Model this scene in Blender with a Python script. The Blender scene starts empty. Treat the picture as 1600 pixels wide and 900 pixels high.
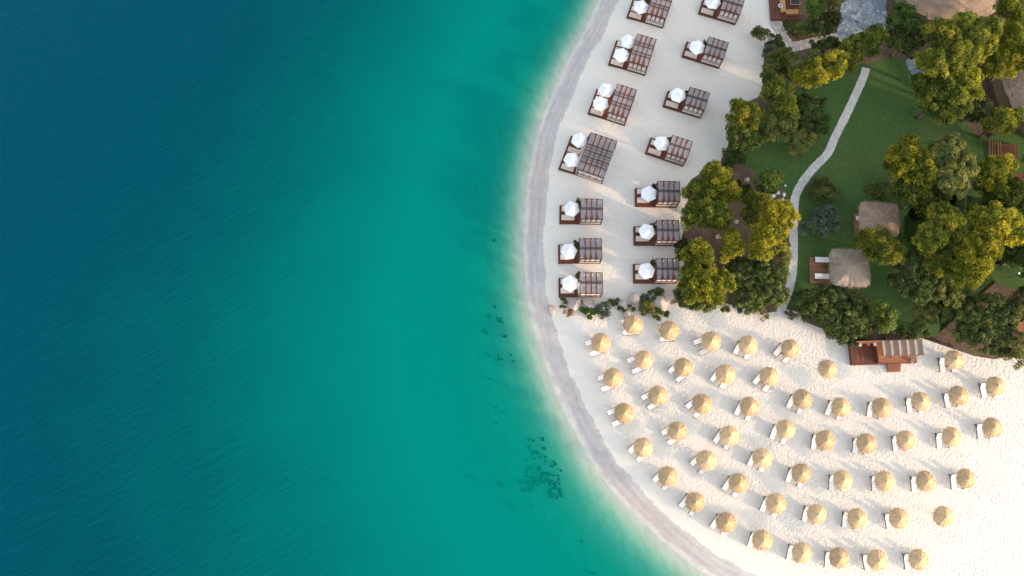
import bpy, bmesh, math, random
import numpy as np
from mathutils import Vector, Matrix, Quaternion
R = math.radians
random.seed(7); RNG = np.random.default_rng(7)
SC = bpy.context.scene
COL = SC.collection

# ------------------------------------------------------------------ camera, light, exposure
GZ = 0.9                      # height of the level part of the beach above the water
CAM_H = 101.0
F = 1218.0                    # focal length in photo pixels (1600 wide)
NADIR = (822.0, 712.0)        # the photo pixel straight below the drone
dc = Vector(((NADIR[0]-800)/F, -(NADIR[1]-450)/F, -1)).normalized()
r3 = -dc
r1 = (Vector((1, 0, 0)) - dc*dc.x).normalized()
r2 = r3.cross(r1)
ROT = Matrix((r1, r2, r3))
CAMLOC = Vector((0, -22, CAM_H))
cam_d = bpy.data.cameras.new('camera'); cam = bpy.data.objects.new('camera', cam_d); COL.objects.link(cam)
cam_d.sensor_width = 36; cam_d.lens = 36*F/1600
cam_d.clip_end = 3000; cam_d.clip_start = 1
cam.matrix_world = Matrix.Translation(CAMLOC) @ ROT.to_4x4()
SC.camera = cam
SUN_EL, SUN_AZ = 11.5, -25.0  # azimuth measured from +X
S = Vector((math.cos(R(SUN_AZ))*math.cos(R(SUN_EL)), math.sin(R(SUN_AZ))*math.cos(R(SUN_EL)), math.sin(R(SUN_EL))))
W = bpy.data.worlds.new('World'); SC.world = W; W.use_nodes = True
wn = W.node_tree.nodes; wl = W.node_tree.links; wn.clear()
sky = wn.new('ShaderNodeTexSky'); sky.sky_type = 'NISHITA'; sky.sun_disc = False
sky.sun_elevation = R(SUN_EL); sky.sun_rotation = math.atan2(S.x, S.y)
sky.dust_density = 2.0; sky.ozone_density = 1.0
hsv = wn.new('ShaderNodeHueSaturation'); hsv.inputs['Saturation'].default_value = 0.45
bg = wn.new('ShaderNodeBackground'); bg.inputs[1].default_value = 0.15
wo = wn.new('ShaderNodeOutputWorld')
wl.new(sky.outputs[0], hsv.inputs['Color']); wl.new(hsv.outputs[0], bg.inputs[0]); wl.new(bg.outputs[0], wo.inputs[0])
sd_ = bpy.data.lights.new('sun', 'SUN'); sd_.energy = 1.6; sd_.angle = R(2.0); sd_.color = (1.0, 0.70, 0.42)
sun = bpy.data.objects.new('sun', sd_); COL.objects.link(sun)
sun.rotation_euler = S.to_track_quat('Z', 'Y').to_euler(); sun.location = (60, -60, 60)
SC.view_settings.view_transform = 'Standard'; SC.view_settings.look = 'None'
SC.view_settings.gamma = 1; SC.view_settings.exposure = 1.98
SC.render.engine = 'CYCLES'

def P(px, py, z=GZ):
    """the point of the place at height z that the drone saw at this photo position"""
    d = ROT @ Vector(((px-800)/F, -(py-450)/F, -1))
    t = (z-CAMLOC.z)/d.z
    return CAMLOC + d*t
PXM = 11.8                    # photo pixels per metre, about

# ------------------------------------------------------------------ helpers
def crom(pts, n=6, closed=False):
    out = []; m = len(pts)
    rng = range(m if closed else m-1)
    for i in rng:
        def g(k): return pts[k % m] if closed else pts[max(0, min(m-1, k))]
        p0, p1, p2, p3 = [np.array(g(i+k), float) for k in (-1, 0, 1, 2)]
        for j in range(n):
            t = j/n
            out.append(0.5*((2*p1)+(-p0+p2)*t+(2*p0-5*p1+4*p2-p3)*t*t+(-p0+3*p1-3*p2+p3)*t**3))
    if not closed: out.append(np.array(pts[-1], float))
    return out

class MB:
    def __init__(s): s.v = []; s.f = []
    def add(s, vs, fs):
        o = len(s.v); s.v += [tuple(v) for v in vs]; s.f += [tuple(i+o for i in f) for f in fs]; return s
    def box(s, x0, x1, y0, y1, z0, z1, M=None):
        vs = [Vector((x, y, z)) for x in (x0, x1) for y in (y0, y1) for z in (z0, z1)]
        if M: vs = [M @ v for v in vs]
        return s.add(vs, [(0,1,3,2),(4,6,7,5),(0,4,5,1),(2,3,7,6),(0,2,6,4),(1,5,7,3)])
    def bar(s, a, b, w, h=None):
        a, b = Vector(a), Vector(b); h = h or w
        d = b-a; L = d.length; q = d.to_track_quat('X', 'Z').to_matrix().to_4x4()
        return s.box(0, L, -w/2, w/2, -h/2, h/2, Matrix.Translation(a) @ q)
    def tube(s, a, b, ra, rb=None, n=8, cap=True):
        a, b = Vector(a), Vector(b); rb = ra if rb is None else rb
        q = (b-a).to_track_quat('Z', 'Y'); vs = []
        for c, r in ((a, ra), (b, rb)):
            for i in range(n):
                t = 2*math.pi*i/n; vs.append(c + q @ Vector((r*math.cos(t), r*math.sin(t), 0)))
        fs = [(i, (i+1) % n, n+(i+1) % n, n+i) for i in range(n)]
        if cap: fs += [tuple(range(n))[::-1], tuple(range(n, 2*n))]
        return s.add(vs, fs)
    def lathe(s, prof, n=24, fn=None):
        """prof: list of (radius, z); fn(angle, radius, z) -> (radius, z)"""
        vs = []; fs = []
        for (r, z) in prof:
            for i in range(n):
                t = 2*math.pi*i/n
                rr, zz = fn(t, r, z) if fn else (r, z)
                vs.append((rr*math.cos(t), rr*math.sin(t), zz))
        for k in range(len(prof)-1):
            for i in range(n):
                j = (i+1) % n
                fs.append((k*n+i, k*n+j, (k+1)*n+j, (k+1)*n+i))
        return s.add(vs, fs)
    def build(s, name, mat, parent=None, smooth=False, bevel=0):
        me = bpy.data.meshes.new(name); me.from_pydata(s.v, [], s.f); me.update()
        bm = bmesh.new(); bm.from_mesh(me)
        bmesh.ops.recalc_face_normals(bm, faces=bm.faces)
        if bevel:
            bmesh.ops.bevel(bm, geom=list(bm.edges), offset=bevel, segments=2, affect='EDGES', profile=0.6)
        bm.to_mesh(me); bm.free()
        if smooth: me.polygons.foreach_set('use_smooth', [True]*len(me.polygons))
        me.materials.append(mat)
        o = bpy.data.objects.new(name, me); COL.objects.link(o)
        if parent: o.parent = parent
        return o

def thing(name, label, cat, loc=(0, 0, 0), rz=0.0, group=None):
    o = bpy.data.objects.new(name, None); o.empty_display_size = 0.3; COL.objects.link(o)
    o.location = loc; o.rotation_euler = (0, 0, rz)
    tag(o, label, cat, group); return o
def tag(o, label, cat, group=None):
    o['label'] = label; o['category'] = cat
    if group: o['group'] = group
    return o
def kind(o, k): o['kind'] = k; return o
KIDS = {}
def copy_thing(root, loc, rz, label, group=None, scale=None):
    def rec(o, par):
        c = o.copy(); COL.objects.link(c)
        if par: c.parent = par
        for ch in o.children: rec(ch, c)
        return c
    c = rec(root, None); c.location = loc; c.rotation_euler = (0, 0, rz); c['label'] = label
    if group: c['group'] = group
    if scale: c.scale = scale
    return c

# ------------------------------------------------------------------ materials
class NT:
    def __init__(s, name):
        s.m = bpy.data.materials.new(name); s.m.use_nodes = True
        s.n = s.m.node_tree.nodes; s.l = s.m.node_tree.links; s.n.clear()
        s.out = s.n.new('ShaderNodeOutputMaterial')
    def node(s, t, **kw):
        n = s.n.new(t)
        for k, v in kw.items():
            if k.startswith('i_'):
                key = k[2:]; key = int(key) if key.isdigit() else key.replace('_', ' ')
                s.put(n.inputs[key], v)
            else: setattr(n, k, v)
        return n
    def put(s, inp, v):
        if isinstance(v, bpy.types.NodeSocket): s.l.new(v, inp)
        elif isinstance(v, tuple) and len(v) == 3 and inp.type == 'RGBA': inp.default_value = (*v, 1)
        else: inp.default_value = v
    def ramp(s, fac, stops, interp='LINEAR'):
        n = s.n.new('ShaderNodeValToRGB'); n.color_ramp.interpolation = interp
        e = n.color_ramp.elements
        while len(e) < len(stops): e.new(0.5)
        for el, (p, c) in zip(e, stops):
            el.position = p; el.color = (*c, 1) if isinstance(c, tuple) else (c, c, c, 1)
        s.put(n.inputs[0], fac); return n.outputs[0]
    def mix(s, f, a, b, mode='MIX'):
        n = s.n.new('ShaderNodeMix'); n.data_type = 'RGBA'; n.blend_type = mode
        s.put(n.inputs[0], f); s.put(n.inputs[6], a); s.put(n.inputs[7], b); return n.outputs[2]
    def math(s, op, a, b=0.0, c=None):
        n = s.n.new('ShaderNodeMath'); n.operation = op
        s.put(n.inputs[0], a); s.put(n.inputs[1], b)
        if c is not None: s.put(n.inputs[2], c)
        return n.outputs[0]
    def coord(s, which='Object', scale=(1, 1, 1), rot=(0, 0, 0)):
        c = s.n.new('ShaderNodeTexCoord'); m = s.n.new('ShaderNodeMapping')
        m.inputs['Scale'].default_value = scale; m.inputs['Rotation'].default_value = rot
        s.l.new(c.outputs[which], m.inputs[0]); return m.outputs[0]
    def pos(s, scale=(1, 1, 1), rot=(0, 0, 0)):
        c = s.n.new('ShaderNodeNewGeometry'); m = s.n.new('ShaderNodeMapping')
        m.inputs['Scale'].default_value = scale; m.inputs['Rotation'].default_value = rot
        s.l.new(c.outputs['Position'], m.inputs[0]); return m.outputs[0]
    def pos2(s, scale, rot):
        m = s.n.new('ShaderNodeMapping'); m.inputs['Scale'].default_value = scale
        s.l.new(s.pos((1, 1, 1), (0, 0, rot)), m.inputs[0]); return m.outputs[0]
    def noise(s, vec, scale=1, detail=4, rough=0.5, dist=0.0):
        n = s.node('ShaderNodeTexNoise'); s.put(n.inputs['Vector'], vec)
        n.inputs['Scale'].default_value = scale; n.inputs['Detail'].default_value = detail
        n.inputs['Roughness'].default_value = rough; n.inputs['Distortion'].default_value = dist
        return n.outputs[0]
    def attr(s, name):
        n = s.node('ShaderNodeAttribute'); n.attribute_name = name; return n
    def bsdf(s, col, rough=0.7, normal=None, spec=0.3, **kw):
        b = s.n.new('ShaderNodeBsdfPrincipled'); s.put(b.inputs['Base Color'], col)
        s.put(b.inputs['Roughness'], rough); b.inputs['Specular IOR Level'].default_value = spec
        if normal is not None: s.l.new(normal, b.inputs['Normal'])
        for k, v in kw.items(): s.put(b.inputs[k.replace('_', ' ')], v)
        return b.outputs[0]
    def bump(s, h, strength=0.5, dist=0.1, normal=None):
        b = s.n.new('ShaderNodeBump'); b.inputs['Strength'].default_value = strength
        b.inputs['Distance'].default_value = dist; s.put(b.inputs['Height'], h)
        if normal is not None: s.l.new(normal, b.inputs['Normal'])
        return b.outputs[0]
    def done(s, sh): s.l.new(sh, s.out.inputs[0]); return s.m

def rnd(t): return t.node('ShaderNodeObjectInfo').outputs['Random']
def m_wood(name, c1, c2, axis=0, plank=7.0, rough=0.6):
    """boards running along one axis with thin dark joints; weathering from board to board"""
    t = NT(name)
    sc = (0.5, plank, 0.5) if axis == 0 else (plank, 0.5, 0.5)
    v = t.coord('Object'); sep = t.node('ShaderNodeSeparateXYZ'); t.l.new(v, sep.inputs[0])
    a = sep.outputs[1 if axis == 0 else 0]
    u = t.math('MULTIPLY', a, plank); fl = t.math('FLOOR', u); fr = t.math('FRACT', u)
    wn_ = t.node('ShaderNodeTexWhiteNoise', noise_dimensions='2D')
    cb = t.node('ShaderNodeCombineXYZ'); t.l.new(fl, cb.inputs[0]); t.l.new(rnd(t), cb.inputs[1]); t.l.new(cb.outputs[0], wn_.inputs[0])
    g = t.noise(t.coord('Object', (1.2, 30, 5) if axis == 0 else (30, 1.2, 5)), 1.0, 4)
    f = t.math('ADD', t.math('MULTIPLY', wn_.outputs[0], 0.6), t.math('MULTIPLY', g, 0.5))
    col = t.mix(f, c1, c2)
    gap = t.math('LESS_THAN', fr, 0.09)
    col = t.mix(t.math('MULTIPLY', gap, 0.75), col, (0.01, 0.006, 0.004))
    return t.done(t.bsdf(col, rough, spec=0.25))
def m_plain(name, col, rough=0.7, var=0.12, scale=6.0, bump=0.0, spec=0.3, col2=None):
    t = NT(name); n = t.noise(t.coord('Object'), scale, 5)
    d = col2 or tuple(c*(1-var*2.2) for c in col)
    c = t.mix(n, d, tuple(min(0.9, x*(1+var*0.6)) for x in col))
    r = t.math('ADD', t.math('MULTIPLY', rnd(t), 0.16), 0.92)
    hs = t.node('ShaderNodeHueSaturation'); t.l.new(c, hs.inputs['Color']); t.l.new(r, hs.inputs['Value'])
    nm = t.bump(n, bump, 0.05) if bump else None
    return t.done(t.bsdf(hs.outputs[0], rough, nm, spec))
def m_thatch(name, ca, cb, cc):
    """straw laid out from the apex: streaks that follow the slope, patches per bundle"""
    t = NT(name); v = t.coord('Object'); sep = t.node('ShaderNodeSeparateXYZ'); t.l.new(v, sep.inputs[0])
    an = t.math('ARCTAN2', sep.outputs[1], sep.outputs[0])
    rr = t.math('SQRT', t.math('ADD', t.math('POWER', sep.outputs[0], 2.0), t.math('POWER', sep.outputs[1], 2.0)))
    cx = t.node('ShaderNodeCombineXYZ'); t.l.new(an, cx.inputs[0]); t.l.new(t.math('MULTIPLY', rr, 0.35), cx.inputs[1]); t.l.new(t.math('MULTIPLY', rnd(t), 40.0), cx.inputs[2])
    fine = t.noise(cx.outputs[0], 26, 3, 0.6)
    broad = t.noise(cx.outputs[0], 3.2, 3, 0.6)
    grit = t.noise(v, 9, 4, 0.65)
    c = t.ramp(fine, [(0.30, ca), (0.52, cb), (0.72, cc)])
    c = t.mix(t.ramp(broad, [(0.40, 0.0), (0.66, 0.75)]), c, tuple(x*0.66 for x in cb))
    c = t.mix(t.ramp(grit, [(0.55, 0.0), (0.75, 0.4)]), c, ca)
    hs = t.node('ShaderNodeHueSaturation'); t.l.new(c, hs.inputs['Color']); t.l.new(t.math('ADD', t.math('MULTIPLY', rnd(t), 0.3), 0.85), hs.inputs['Value'])
    nm = t.bump(t.math('ADD', fine, t.math('MULTIPLY', grit, 0.5)), 0.55, 0.06)
    return t.done(t.bsdf(hs.outputs[0], 0.85, nm, 0.1))
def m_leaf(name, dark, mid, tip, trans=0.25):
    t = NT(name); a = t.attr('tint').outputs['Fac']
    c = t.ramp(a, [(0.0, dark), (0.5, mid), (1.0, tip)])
    hs = t.node('ShaderNodeHueSaturation'); t.l.new(c, hs.inputs['Color'])
    t.l.new(t.math('ADD', t.math('MULTIPLY', rnd(t), 0.3), 0.85), hs.inputs['Value'])
    b = t.bsdf(hs.outputs[0], 0.65, spec=0.12)
    tr = t.node('ShaderNodeBsdfTranslucent'); t.l.new(hs.outputs[0], tr.inputs[0])
    mx = t.node('ShaderNodeMixShader'); mx.inputs[0].default_value = trans
    t.l.new(b, mx.inputs[1]); t.l.new(tr.outputs[0], mx.inputs[2]); return t.done(mx.outputs[0])

def m_sand():
    t = NT('sand'); p = t.pos()
    sdn = t.attr('shore').outputs['Fac']            # metres inland of the waterline
    edge = t.noise(p, 0.55, 5, 0.6); fineedge = t.noise(p, 3.0, 3)
    sdw = t.math('ADD', sdn, t.math('ADD', t.math('MULTIPLY', t.math('SUBTRACT', edge, 0.5), 1.3), t.math('MULTIPLY', t.math('SUBTRACT', fineedge, 0.5), 0.6)))
    big = t.noise(p, 0.12, 4); grain = t.noise(p, 14, 4, 0.7); mid = t.noise(p, 1.6, 4)
    dry = t.mix(big, (0.67, 0.622, 0.56), (0.725, 0.675, 0.61))
    dry = t.mix(t.ramp(mid, [(0.35, 0.16), (0.65, 0.0)]), dry, (0.56, 0.51, 0.44))
    dry = t.mix(t.math('MULTIPLY', grain, 0.10), dry, (0.5, 0.45, 0.38))
    bedm = t.noise(t.pos2((1.5, 0.45, 1), R(-20)), 0.8, 5, 0.6)
    dry = t.mix(t.math('MULTIPLY', t.math('LESS_THAN', sdn, -0.4), t.ramp(bedm, [(0.38, 0.85), (0.60, 0.0)])), dry, (0.33, 0.315, 0.25))
    dry = t.mix(t.ramp(t.math('MULTIPLY_ADD', sdn, 0.1, 0.5), [(0.43, 0.75), (0.50, 0.0)]), dry, (0.47, 0.455, 0.42))
    pink = t.noise(p, 0.09, 3)
    wet = t.mix(t.ramp(pink, [(0.42, 0.0), (0.60, 1.0)]), (0.385, 0.368, 0.365), (0.44, 0.365, 0.33))
    band = t.noise(t.pos((1, 1, 1)), 0.9, 5, 0.65)
    sp_ = t.node('ShaderNodeSeparateXYZ'); t.l.new(p, sp_.inputs[0])
    cbx = t.node('ShaderNodeCombineXYZ'); t.l.new(t.math('MULTIPLY', sdn, 1.9), cbx.inputs[0]); t.l.new(t.math('MULTIPLY', sp_.outputs[1], 0.16), cbx.inputs[1]); t.l.new(t.math('MULTIPLY', sp_.outputs[0], 0.16), cbx.inputs[2])
    swash = t.noise(cbx.outputs[0], 1.0, 5, 0.62, 0.4)
    wet = t.mix(t.ramp(band, [(0.42, 0.0), (0.72, 0.5)]), wet, (0.55, 0.52, 0.49))
    wet = t.mix(t.ramp(swash, [(0.46, 0.0), (0.68, 0.45)]), wet, (0.62, 0.60, 0.58))
    wet = t.mix(t.ramp(swash, [(0.28, 0.35), (0.44, 0.0)]), wet, (0.30, 0.285, 0.30))
    peb = t.node('ShaderNodeTexVoronoi', i_Scale=5.0); t.l.new(p, peb.inputs['Vector'])
    wet = t.mix(t.math('MULTIPLY', t.math('LESS_THAN', peb.outputs[0], 0.16), 0.35), wet, (0.24, 0.21, 0.2))
    k = t.ramp(t.math('MULTIPLY_ADD', sdw, 0.1, 0.5), [(0.45, 0.0), (0.525, 1.0), (0.68, 1.0), (0.735, 0.0)])
    col = t.mix(k, dry, wet)
    # a dark wrack line where the highest swash stopped
    wr = t.ramp(t.math('MULTIPLY_ADD', sdw, 0.1, 0.5), [(0.692, 0.0), (0.716, 0.42), (0.735, 0.0)])
    col = t.mix(wr, col, (0.25, 0.23, 0.25))
    # trodden sand: overlapping footprints
    w = t.node('ShaderNodeVectorMath', operation='ADD'); t.l.new(p, w.inputs[0])
    nz = t.node('ShaderNodeTexNoise', i_Scale=1.1); t.l.new(p, nz.inputs['Vector'])
    sc_ = t.node('ShaderNodeVectorMath', operation='SCALE'); t.l.new(nz.outputs[1], sc_.inputs[0]); sc_.inputs[3].default_value = 0.5
    t.l.new(sc_.outputs[0], w.inputs[1])
    vo = t.node('ShaderNodeTexVoronoi', feature='SMOOTH_F1', i_Scale=3.3); vo.inputs['Smoothness'].default_value = 0.5; t.l.new(w.outputs[0], vo.inputs['Vector'])
    vo2 = t.node('ShaderNodeTexVoronoi', feature='SMOOTH_F1', i_Scale=6.3); vo2.inputs['Smoothness'].default_value = 0.4; t.l.new(w.outputs[0], vo2.inputs['Vector'])
    h = t.math('ADD', vo.outputs[0], t.math('ADD', t.math('MULTIPLY', vo2.outputs[0], 0.6), t.math('MULTIPLY', mid, 0.6)))
    tread = t.ramp(t.math('MULTIPLY_ADD', sdn, 0.1, 0.0), [(0.26, 0.06), (0.55, 1.0)])
    lanes = t.ramp(t.noise(t.pos2((0.10, 0.34, 1), R(28)), 1.0, 4, 0.6), [(0.38, 0.45), (0.58, 1.0)])
    h = t.math('MULTIPLY', h, t.math('MULTIPLY', tread, lanes))
    nm = t.bump(h, 0.58, 0.085)
    rough = t.math('SUBTRACT', 0.95, t.math('MULTIPLY', k, 0.45))
    return t.done(t.bsdf(col, rough, nm, 0.2))

def m_water():
    t = NT('water'); p = t.pos()
    d = t.attr('offshore').outputs['Fac']           # metres from the waterline, eased for the lie of the bed
    n = t.noise(p, 0.10, 3, 0.5); n2 = t.noise(p, 0.6, 4, 0.6)
    dd = t.math('ADD', d, t.math('MULTIPLY', t.math('SUBTRACT', n2, 0.5), t.math('MINIMUM', 1.6, t.math('MULTIPLY', d, 0.5))))
    dd = t.math('ADD', dd, t.math('MULTIPLY', t.math('SUBTRACT', n, 0.5), t.math('MULTIPLY', d, 0.35)))
    u = t.math('DIVIDE', dd, 80.0)
    T = t.ramp(u, [(0.0, (1.0, 1.0, 1.0)), (0.018, (0.80, 0.91, 0.85)), (0.034, (0.46, 0.76, 0.68)), (0.052, (0.20, 0.56, 0.49)), (0.08, (0.045, 0.40, 0.35)), (0.12, (0.008, 0.33, 0.29)), (0.22, (0.0, 0.26, 0.24)), (0.45, (0.0, 0.10, 0.11)), (0.8, (0, 0, 0))])
    Sc = t.ramp(u, [(0.0, (0.0, 0.0, 0.0)), (0.028, (0.0, 0.03, 0.025)), (0.05, (0.0, 0.07, 0.058)), (0.09, (0.0, 0.115, 0.096)), (0.22, (0.0, 0.137, 0.122)), (0.36, (0.0, 0.110, 0.109)), (0.52, (0.0, 0.076, 0.087)), (0.70, (0.0, 0.056, 0.081)), (1.0, (0.0, 0.051, 0.086))])
    rip = t.noise(t.pos2((0.26, 1.5, 1), R(-28)), 1.0, 5, 0.60, 0.5)
    rip2 = t.noise(t.pos2((0.8, 2.6, 1), R(-38)), 1.0, 3, 0.6, 0.4)
    deep = t.ramp(u, [(0.02, 0.15), (0.25, 0.22), (0.6, 0.9)])
    h = t.math('MULTIPLY', t.math('ADD', rip, t.math('MULTIPLY', rip2, 0.5)), deep)
    nm = t.bump(h, 0.75, 0.22)
    df = t.node('ShaderNodeBsdfDiffuse'); t.l.new(Sc, df.inputs[0]); t.l.new(nm, df.inputs['Normal'])
    tr = t.node('ShaderNodeBsdfTransparent'); t.l.new(T, tr.inputs[0])
    ad = t.node('ShaderNodeAddShader'); t.l.new(df.outputs[0], ad.inputs[0]); t.l.new(tr.outputs[0], ad.inputs[1])
    gl = t.node('ShaderNodeBsdfGlossy'); gl.inputs['Roughness'].default_value = 0.12; t.l.new(nm, gl.inputs['Normal'])
    gm = t.node('ShaderNodeNewGeometry'); dp = t.node('ShaderNodeVectorMath', operation='DOT_PRODUCT')
    t.l.new(gm.outputs['Incoming'], dp.inputs[0]); t.l.new(nm, dp.inputs[1])
    f5 = t.math('POWER', t.math('SUBTRACT', 1.0, t.math('ABSOLUTE', dp.outputs['Value'])), 5.0)
    fresnel = t.math('MULTIPLY_ADD', f5, 0.35, 0.003)      # seen through a polarising filter
    mx = t.node('ShaderNodeMixShader'); t.l.new(fresnel, mx.inputs[0]); t.l.new(ad.outputs[0], mx.inputs[1]); t.l.new(gl.outputs[0], mx.inputs[2])
    return t.done(mx.outputs[0])
def m_lawn():
    t = NT('lawn'); p = t.pos()
    a = t.noise(p, 0.35, 4, 0.55); b = t.noise(p, 5, 5, 0.7); c = t.noise(p, 22, 3, 0.7); w = t.noise(p, 0.15, 3)
    col = t.mix(a, (0.056, 0.118, 0.030), (0.090, 0.165, 0.042))
    col = t.mix(t.ramp(w, [(0.5, 0.0), (0.7, 0.6)]), col, (0.12, 0.155, 0.045))
    col = t.mix(t.ramp(b, [(0.35, 0.55), (0.6, 0.0)]), col, (0.018, 0.05, 0.014))
    nm = t.bump(t.math('ADD', b, c), 0.6, 0.06)
    return t.done(t.bsdf(col, 0.8, nm, 0.15))
def m_soil():
    t = NT('soil'); p = t.pos(); a = t.noise(p, 0.7, 5, 0.6); b = t.noise(p, 7, 4, 0.7)
    col = t.mix(a, (0.07, 0.045, 0.03), (0.17, 0.115, 0.085))
    col = t.mix(t.ramp(b, [(0.5, 0.0), (0.7, 0.7)]), col, (0.27, 0.2, 0.16))
    return t.done(t.bsdf(col, 0.95, t.bump(b, 0.7, 0.08), 0.1))
def m_stone(name, c1, c2, joint, scale, jw=0.05):
    t = NT(name); p = t.pos((1, 1, 0))
    vo = t.node('ShaderNodeTexVoronoi', feature='DISTANCE_TO_EDGE', i_Scale=scale); t.l.new(p, vo.inputs['Vector'])
    vc = t.node('ShaderNodeTexVoronoi', i_Scale=scale); t.l.new(p, vc.inputs['Vector'])
    sx = t.node('ShaderNodeSeparateColor'); t.l.new(vc.outputs['Color'], sx.inputs[0])
    n = t.noise(p, 3, 5)
    col = t.mix(t.math('ADD', t.math('MULTIPLY', sx.outputs[0], 0.7), t.math('MULTIPLY', n, 0.35)), c1, c2)
    j = t.ramp(vo.outputs[0], [(0.0, 1.0), (jw, 0.0)])
    col = t.mix(j, col, joint)
    return t.done(t.bsdf(col, 0.85, t.bump(t.math('MINIMUM', vo.outputs[0], 0.12), 0.8, 0.1), 0.2))
def m_rock():
    t = NT('boulder stone'); v = t.coord('Object'); a = t.noise(v, 1.3, 6, 0.65); b = t.noise(v, 9, 4, 0.7)
    col = t.mix(a, (0.30, 0.245, 0.215), (0.52, 0.44, 0.395))
    col = t.mix(t.ramp(b, [(0.55, 0.0), (0.72, 0.6)]), col, (0.18, 0.15, 0.135))
    return t.done(t.bsdf(col, 0.9, t.bump(t.math('ADD', a, t.math('MULTIPLY', b, 0.4)), 0.7, 0.15), 0.15))

M = dict(
 sand=m_sand(), water=m_water(), lawn=m_lawn(), soil=m_soil(), rock=m_rock(),
 path=m_stone('pale paving', (0.56, 0.53, 0.49), (0.70, 0.67, 0.63), (0.40, 0.37, 0.33), 1.6, 0.035),
 flag=m_stone('crazy paving', (0.42, 0.37, 0.34), (0.62, 0.56, 0.52), (0.22, 0.17, 0.14), 1.5, 0.07),
 slate=m_stone('slate paving', (0.13, 0.17, 0.22), (0.36, 0.40, 0.44), (0.09, 0.085, 0.09), 1.7, 0.06),
 deck=m_wood('red deck boards', (0.085, 0.030, 0.018), (0.19, 0.068, 0.040), 1, 7),
 deckx=m_wood('red deck boards lengthwise', (0.12, 0.042, 0.026), (0.25, 0.095, 0.055), 0, 7),
 tandeck=m_wood('tan deck boards', (0.20, 0.10, 0.055), (0.33, 0.17, 0.09), 0, 7),
 frame=m_plain('stained timber', (0.145, 0.050, 0.030), 0.55, 0.25, 5),
 beam=m_plain('roof timber', (0.105, 0.042, 0.028), 0.6, 0.25, 5),
 rafter=m_plain('red roof boards', (0.22, 0.072, 0.042), 0.6, 0.25, 5),
 orange=m_plain('oiled timber', (0.34, 0.135, 0.065), 0.5, 0.2, 5),
 lightwood=m_plain('pale timber', (0.45, 0.30, 0.19), 0.6, 0.15, 5),
 loungerwood=m_plain('dark teak', (0.085, 0.042, 0.032), 0.55, 0.2, 8),
 pole=m_plain('pole timber', (0.22, 0.14, 0.085), 0.7, 0.2, 7),
 canvas=m_plain('white canvas', (0.80, 0.80, 0.80), 0.8, 0.02, 3),
 cushion=m_plain('white cushion', (0.80, 0.78, 0.75), 0.85, 0.03, 4),
 cream=m_plain('cream mattress', (0.66, 0.54, 0.455), 0.85, 0.05, 4),
 curtain=m_plain('white curtain', (0.84, 0.80, 0.74), 0.85, 0.06, 9),
 shade=m_plain('grey shade cloth', (0.235, 0.215, 0.228), 0.8, 0.10, 2.0),
 taupe=m_plain('taupe shade cloth', (0.27, 0.20, 0.16), 0.8, 0.12, 1.5),
 towel=m_plain('rust towel', (0.36, 0.13, 0.07), 0.9, 0.15, 12),
 ochre=m_plain('ochre cushion', (0.48, 0.26, 0.10), 0.9, 0.14, 5),
 dark=m_plain('dark metal', (0.03, 0.03, 0.033), 0.4, 0.1, 5),
 steel=m_plain('steel', (0.45, 0.45, 0.46), 0.35, 0.05, 5, spec=0.6),
 porcelain=m_plain('porcelain', (0.8, 0.8, 0.79), 0.25, 0.02, 5, spec=0.5),
 terracotta=m_plain('terracotta', (0.40, 0.13, 0.06), 0.8, 0.2, 8),
 tanwall=m_plain('reed wall', (0.32, 0.235, 0.15), 0.9, 0.25, 14, 0.4),
 bark=m_plain('bark', (0.16, 0.115, 0.085), 0.95, 0.3, 9, 0.8),
 straw=m_thatch('straw', (0.40, 0.255, 0.135), (0.60, 0.41, 0.235), (0.74, 0.55, 0.355)),
 reed=m_thatch('weathered reed', (0.20, 0.148, 0.112), (0.33, 0.262, 0.205), (0.46, 0.385, 0.305)),
 reedwarm=m_thatch('brown reed', (0.19, 0.128, 0.088), (0.31, 0.222, 0.160), (0.43, 0.33, 0.25)),
 pine=m_leaf('pine needles', (0.048, 0.078, 0.017), (0.140, 0.178, 0.032), (0.400, 0.350, 0.040), 0.30),
 sun_gold=m_leaf('sun tinted pine needles', (0.066, 0.095, 0.015), (0.205, 0.225, 0.026), (0.510, 0.425, 0.040), 0.30),  # yellow tips, as in pine above, paint low sunlight into the needle colour
 laurel=m_leaf('laurel leaves', (0.026, 0.042, 0.012), (0.062, 0.086, 0.022), (0.150, 0.165, 0.040), 0.15),
 olive=m_leaf('olive leaves', (0.052, 0.070, 0.020), (0.120, 0.138, 0.034), (0.270, 0.235, 0.052), 0.25),
 fresh=m_leaf('fresh leaves', (0.040, 0.082, 0.018), (0.090, 0.140, 0.026), (0.175, 0.205, 0.035), 0.30),
 grey=m_leaf('grey green leaves', (0.050, 0.080, 0.050), (0.090, 0.125, 0.080), (0.18, 0.21, 0.15), 0.2),
 dry=m_leaf('dry leaves', (0.09, 0.06, 0.03), (0.18, 0.13, 0.07), (0.28, 0.21, 0.12), 0.2),
 weed=m_leaf('sea grass', (0.04, 0.10, 0.075), (0.06, 0.13, 0.10), (0.08, 0.16, 0.12), 0.1),
)

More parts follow.
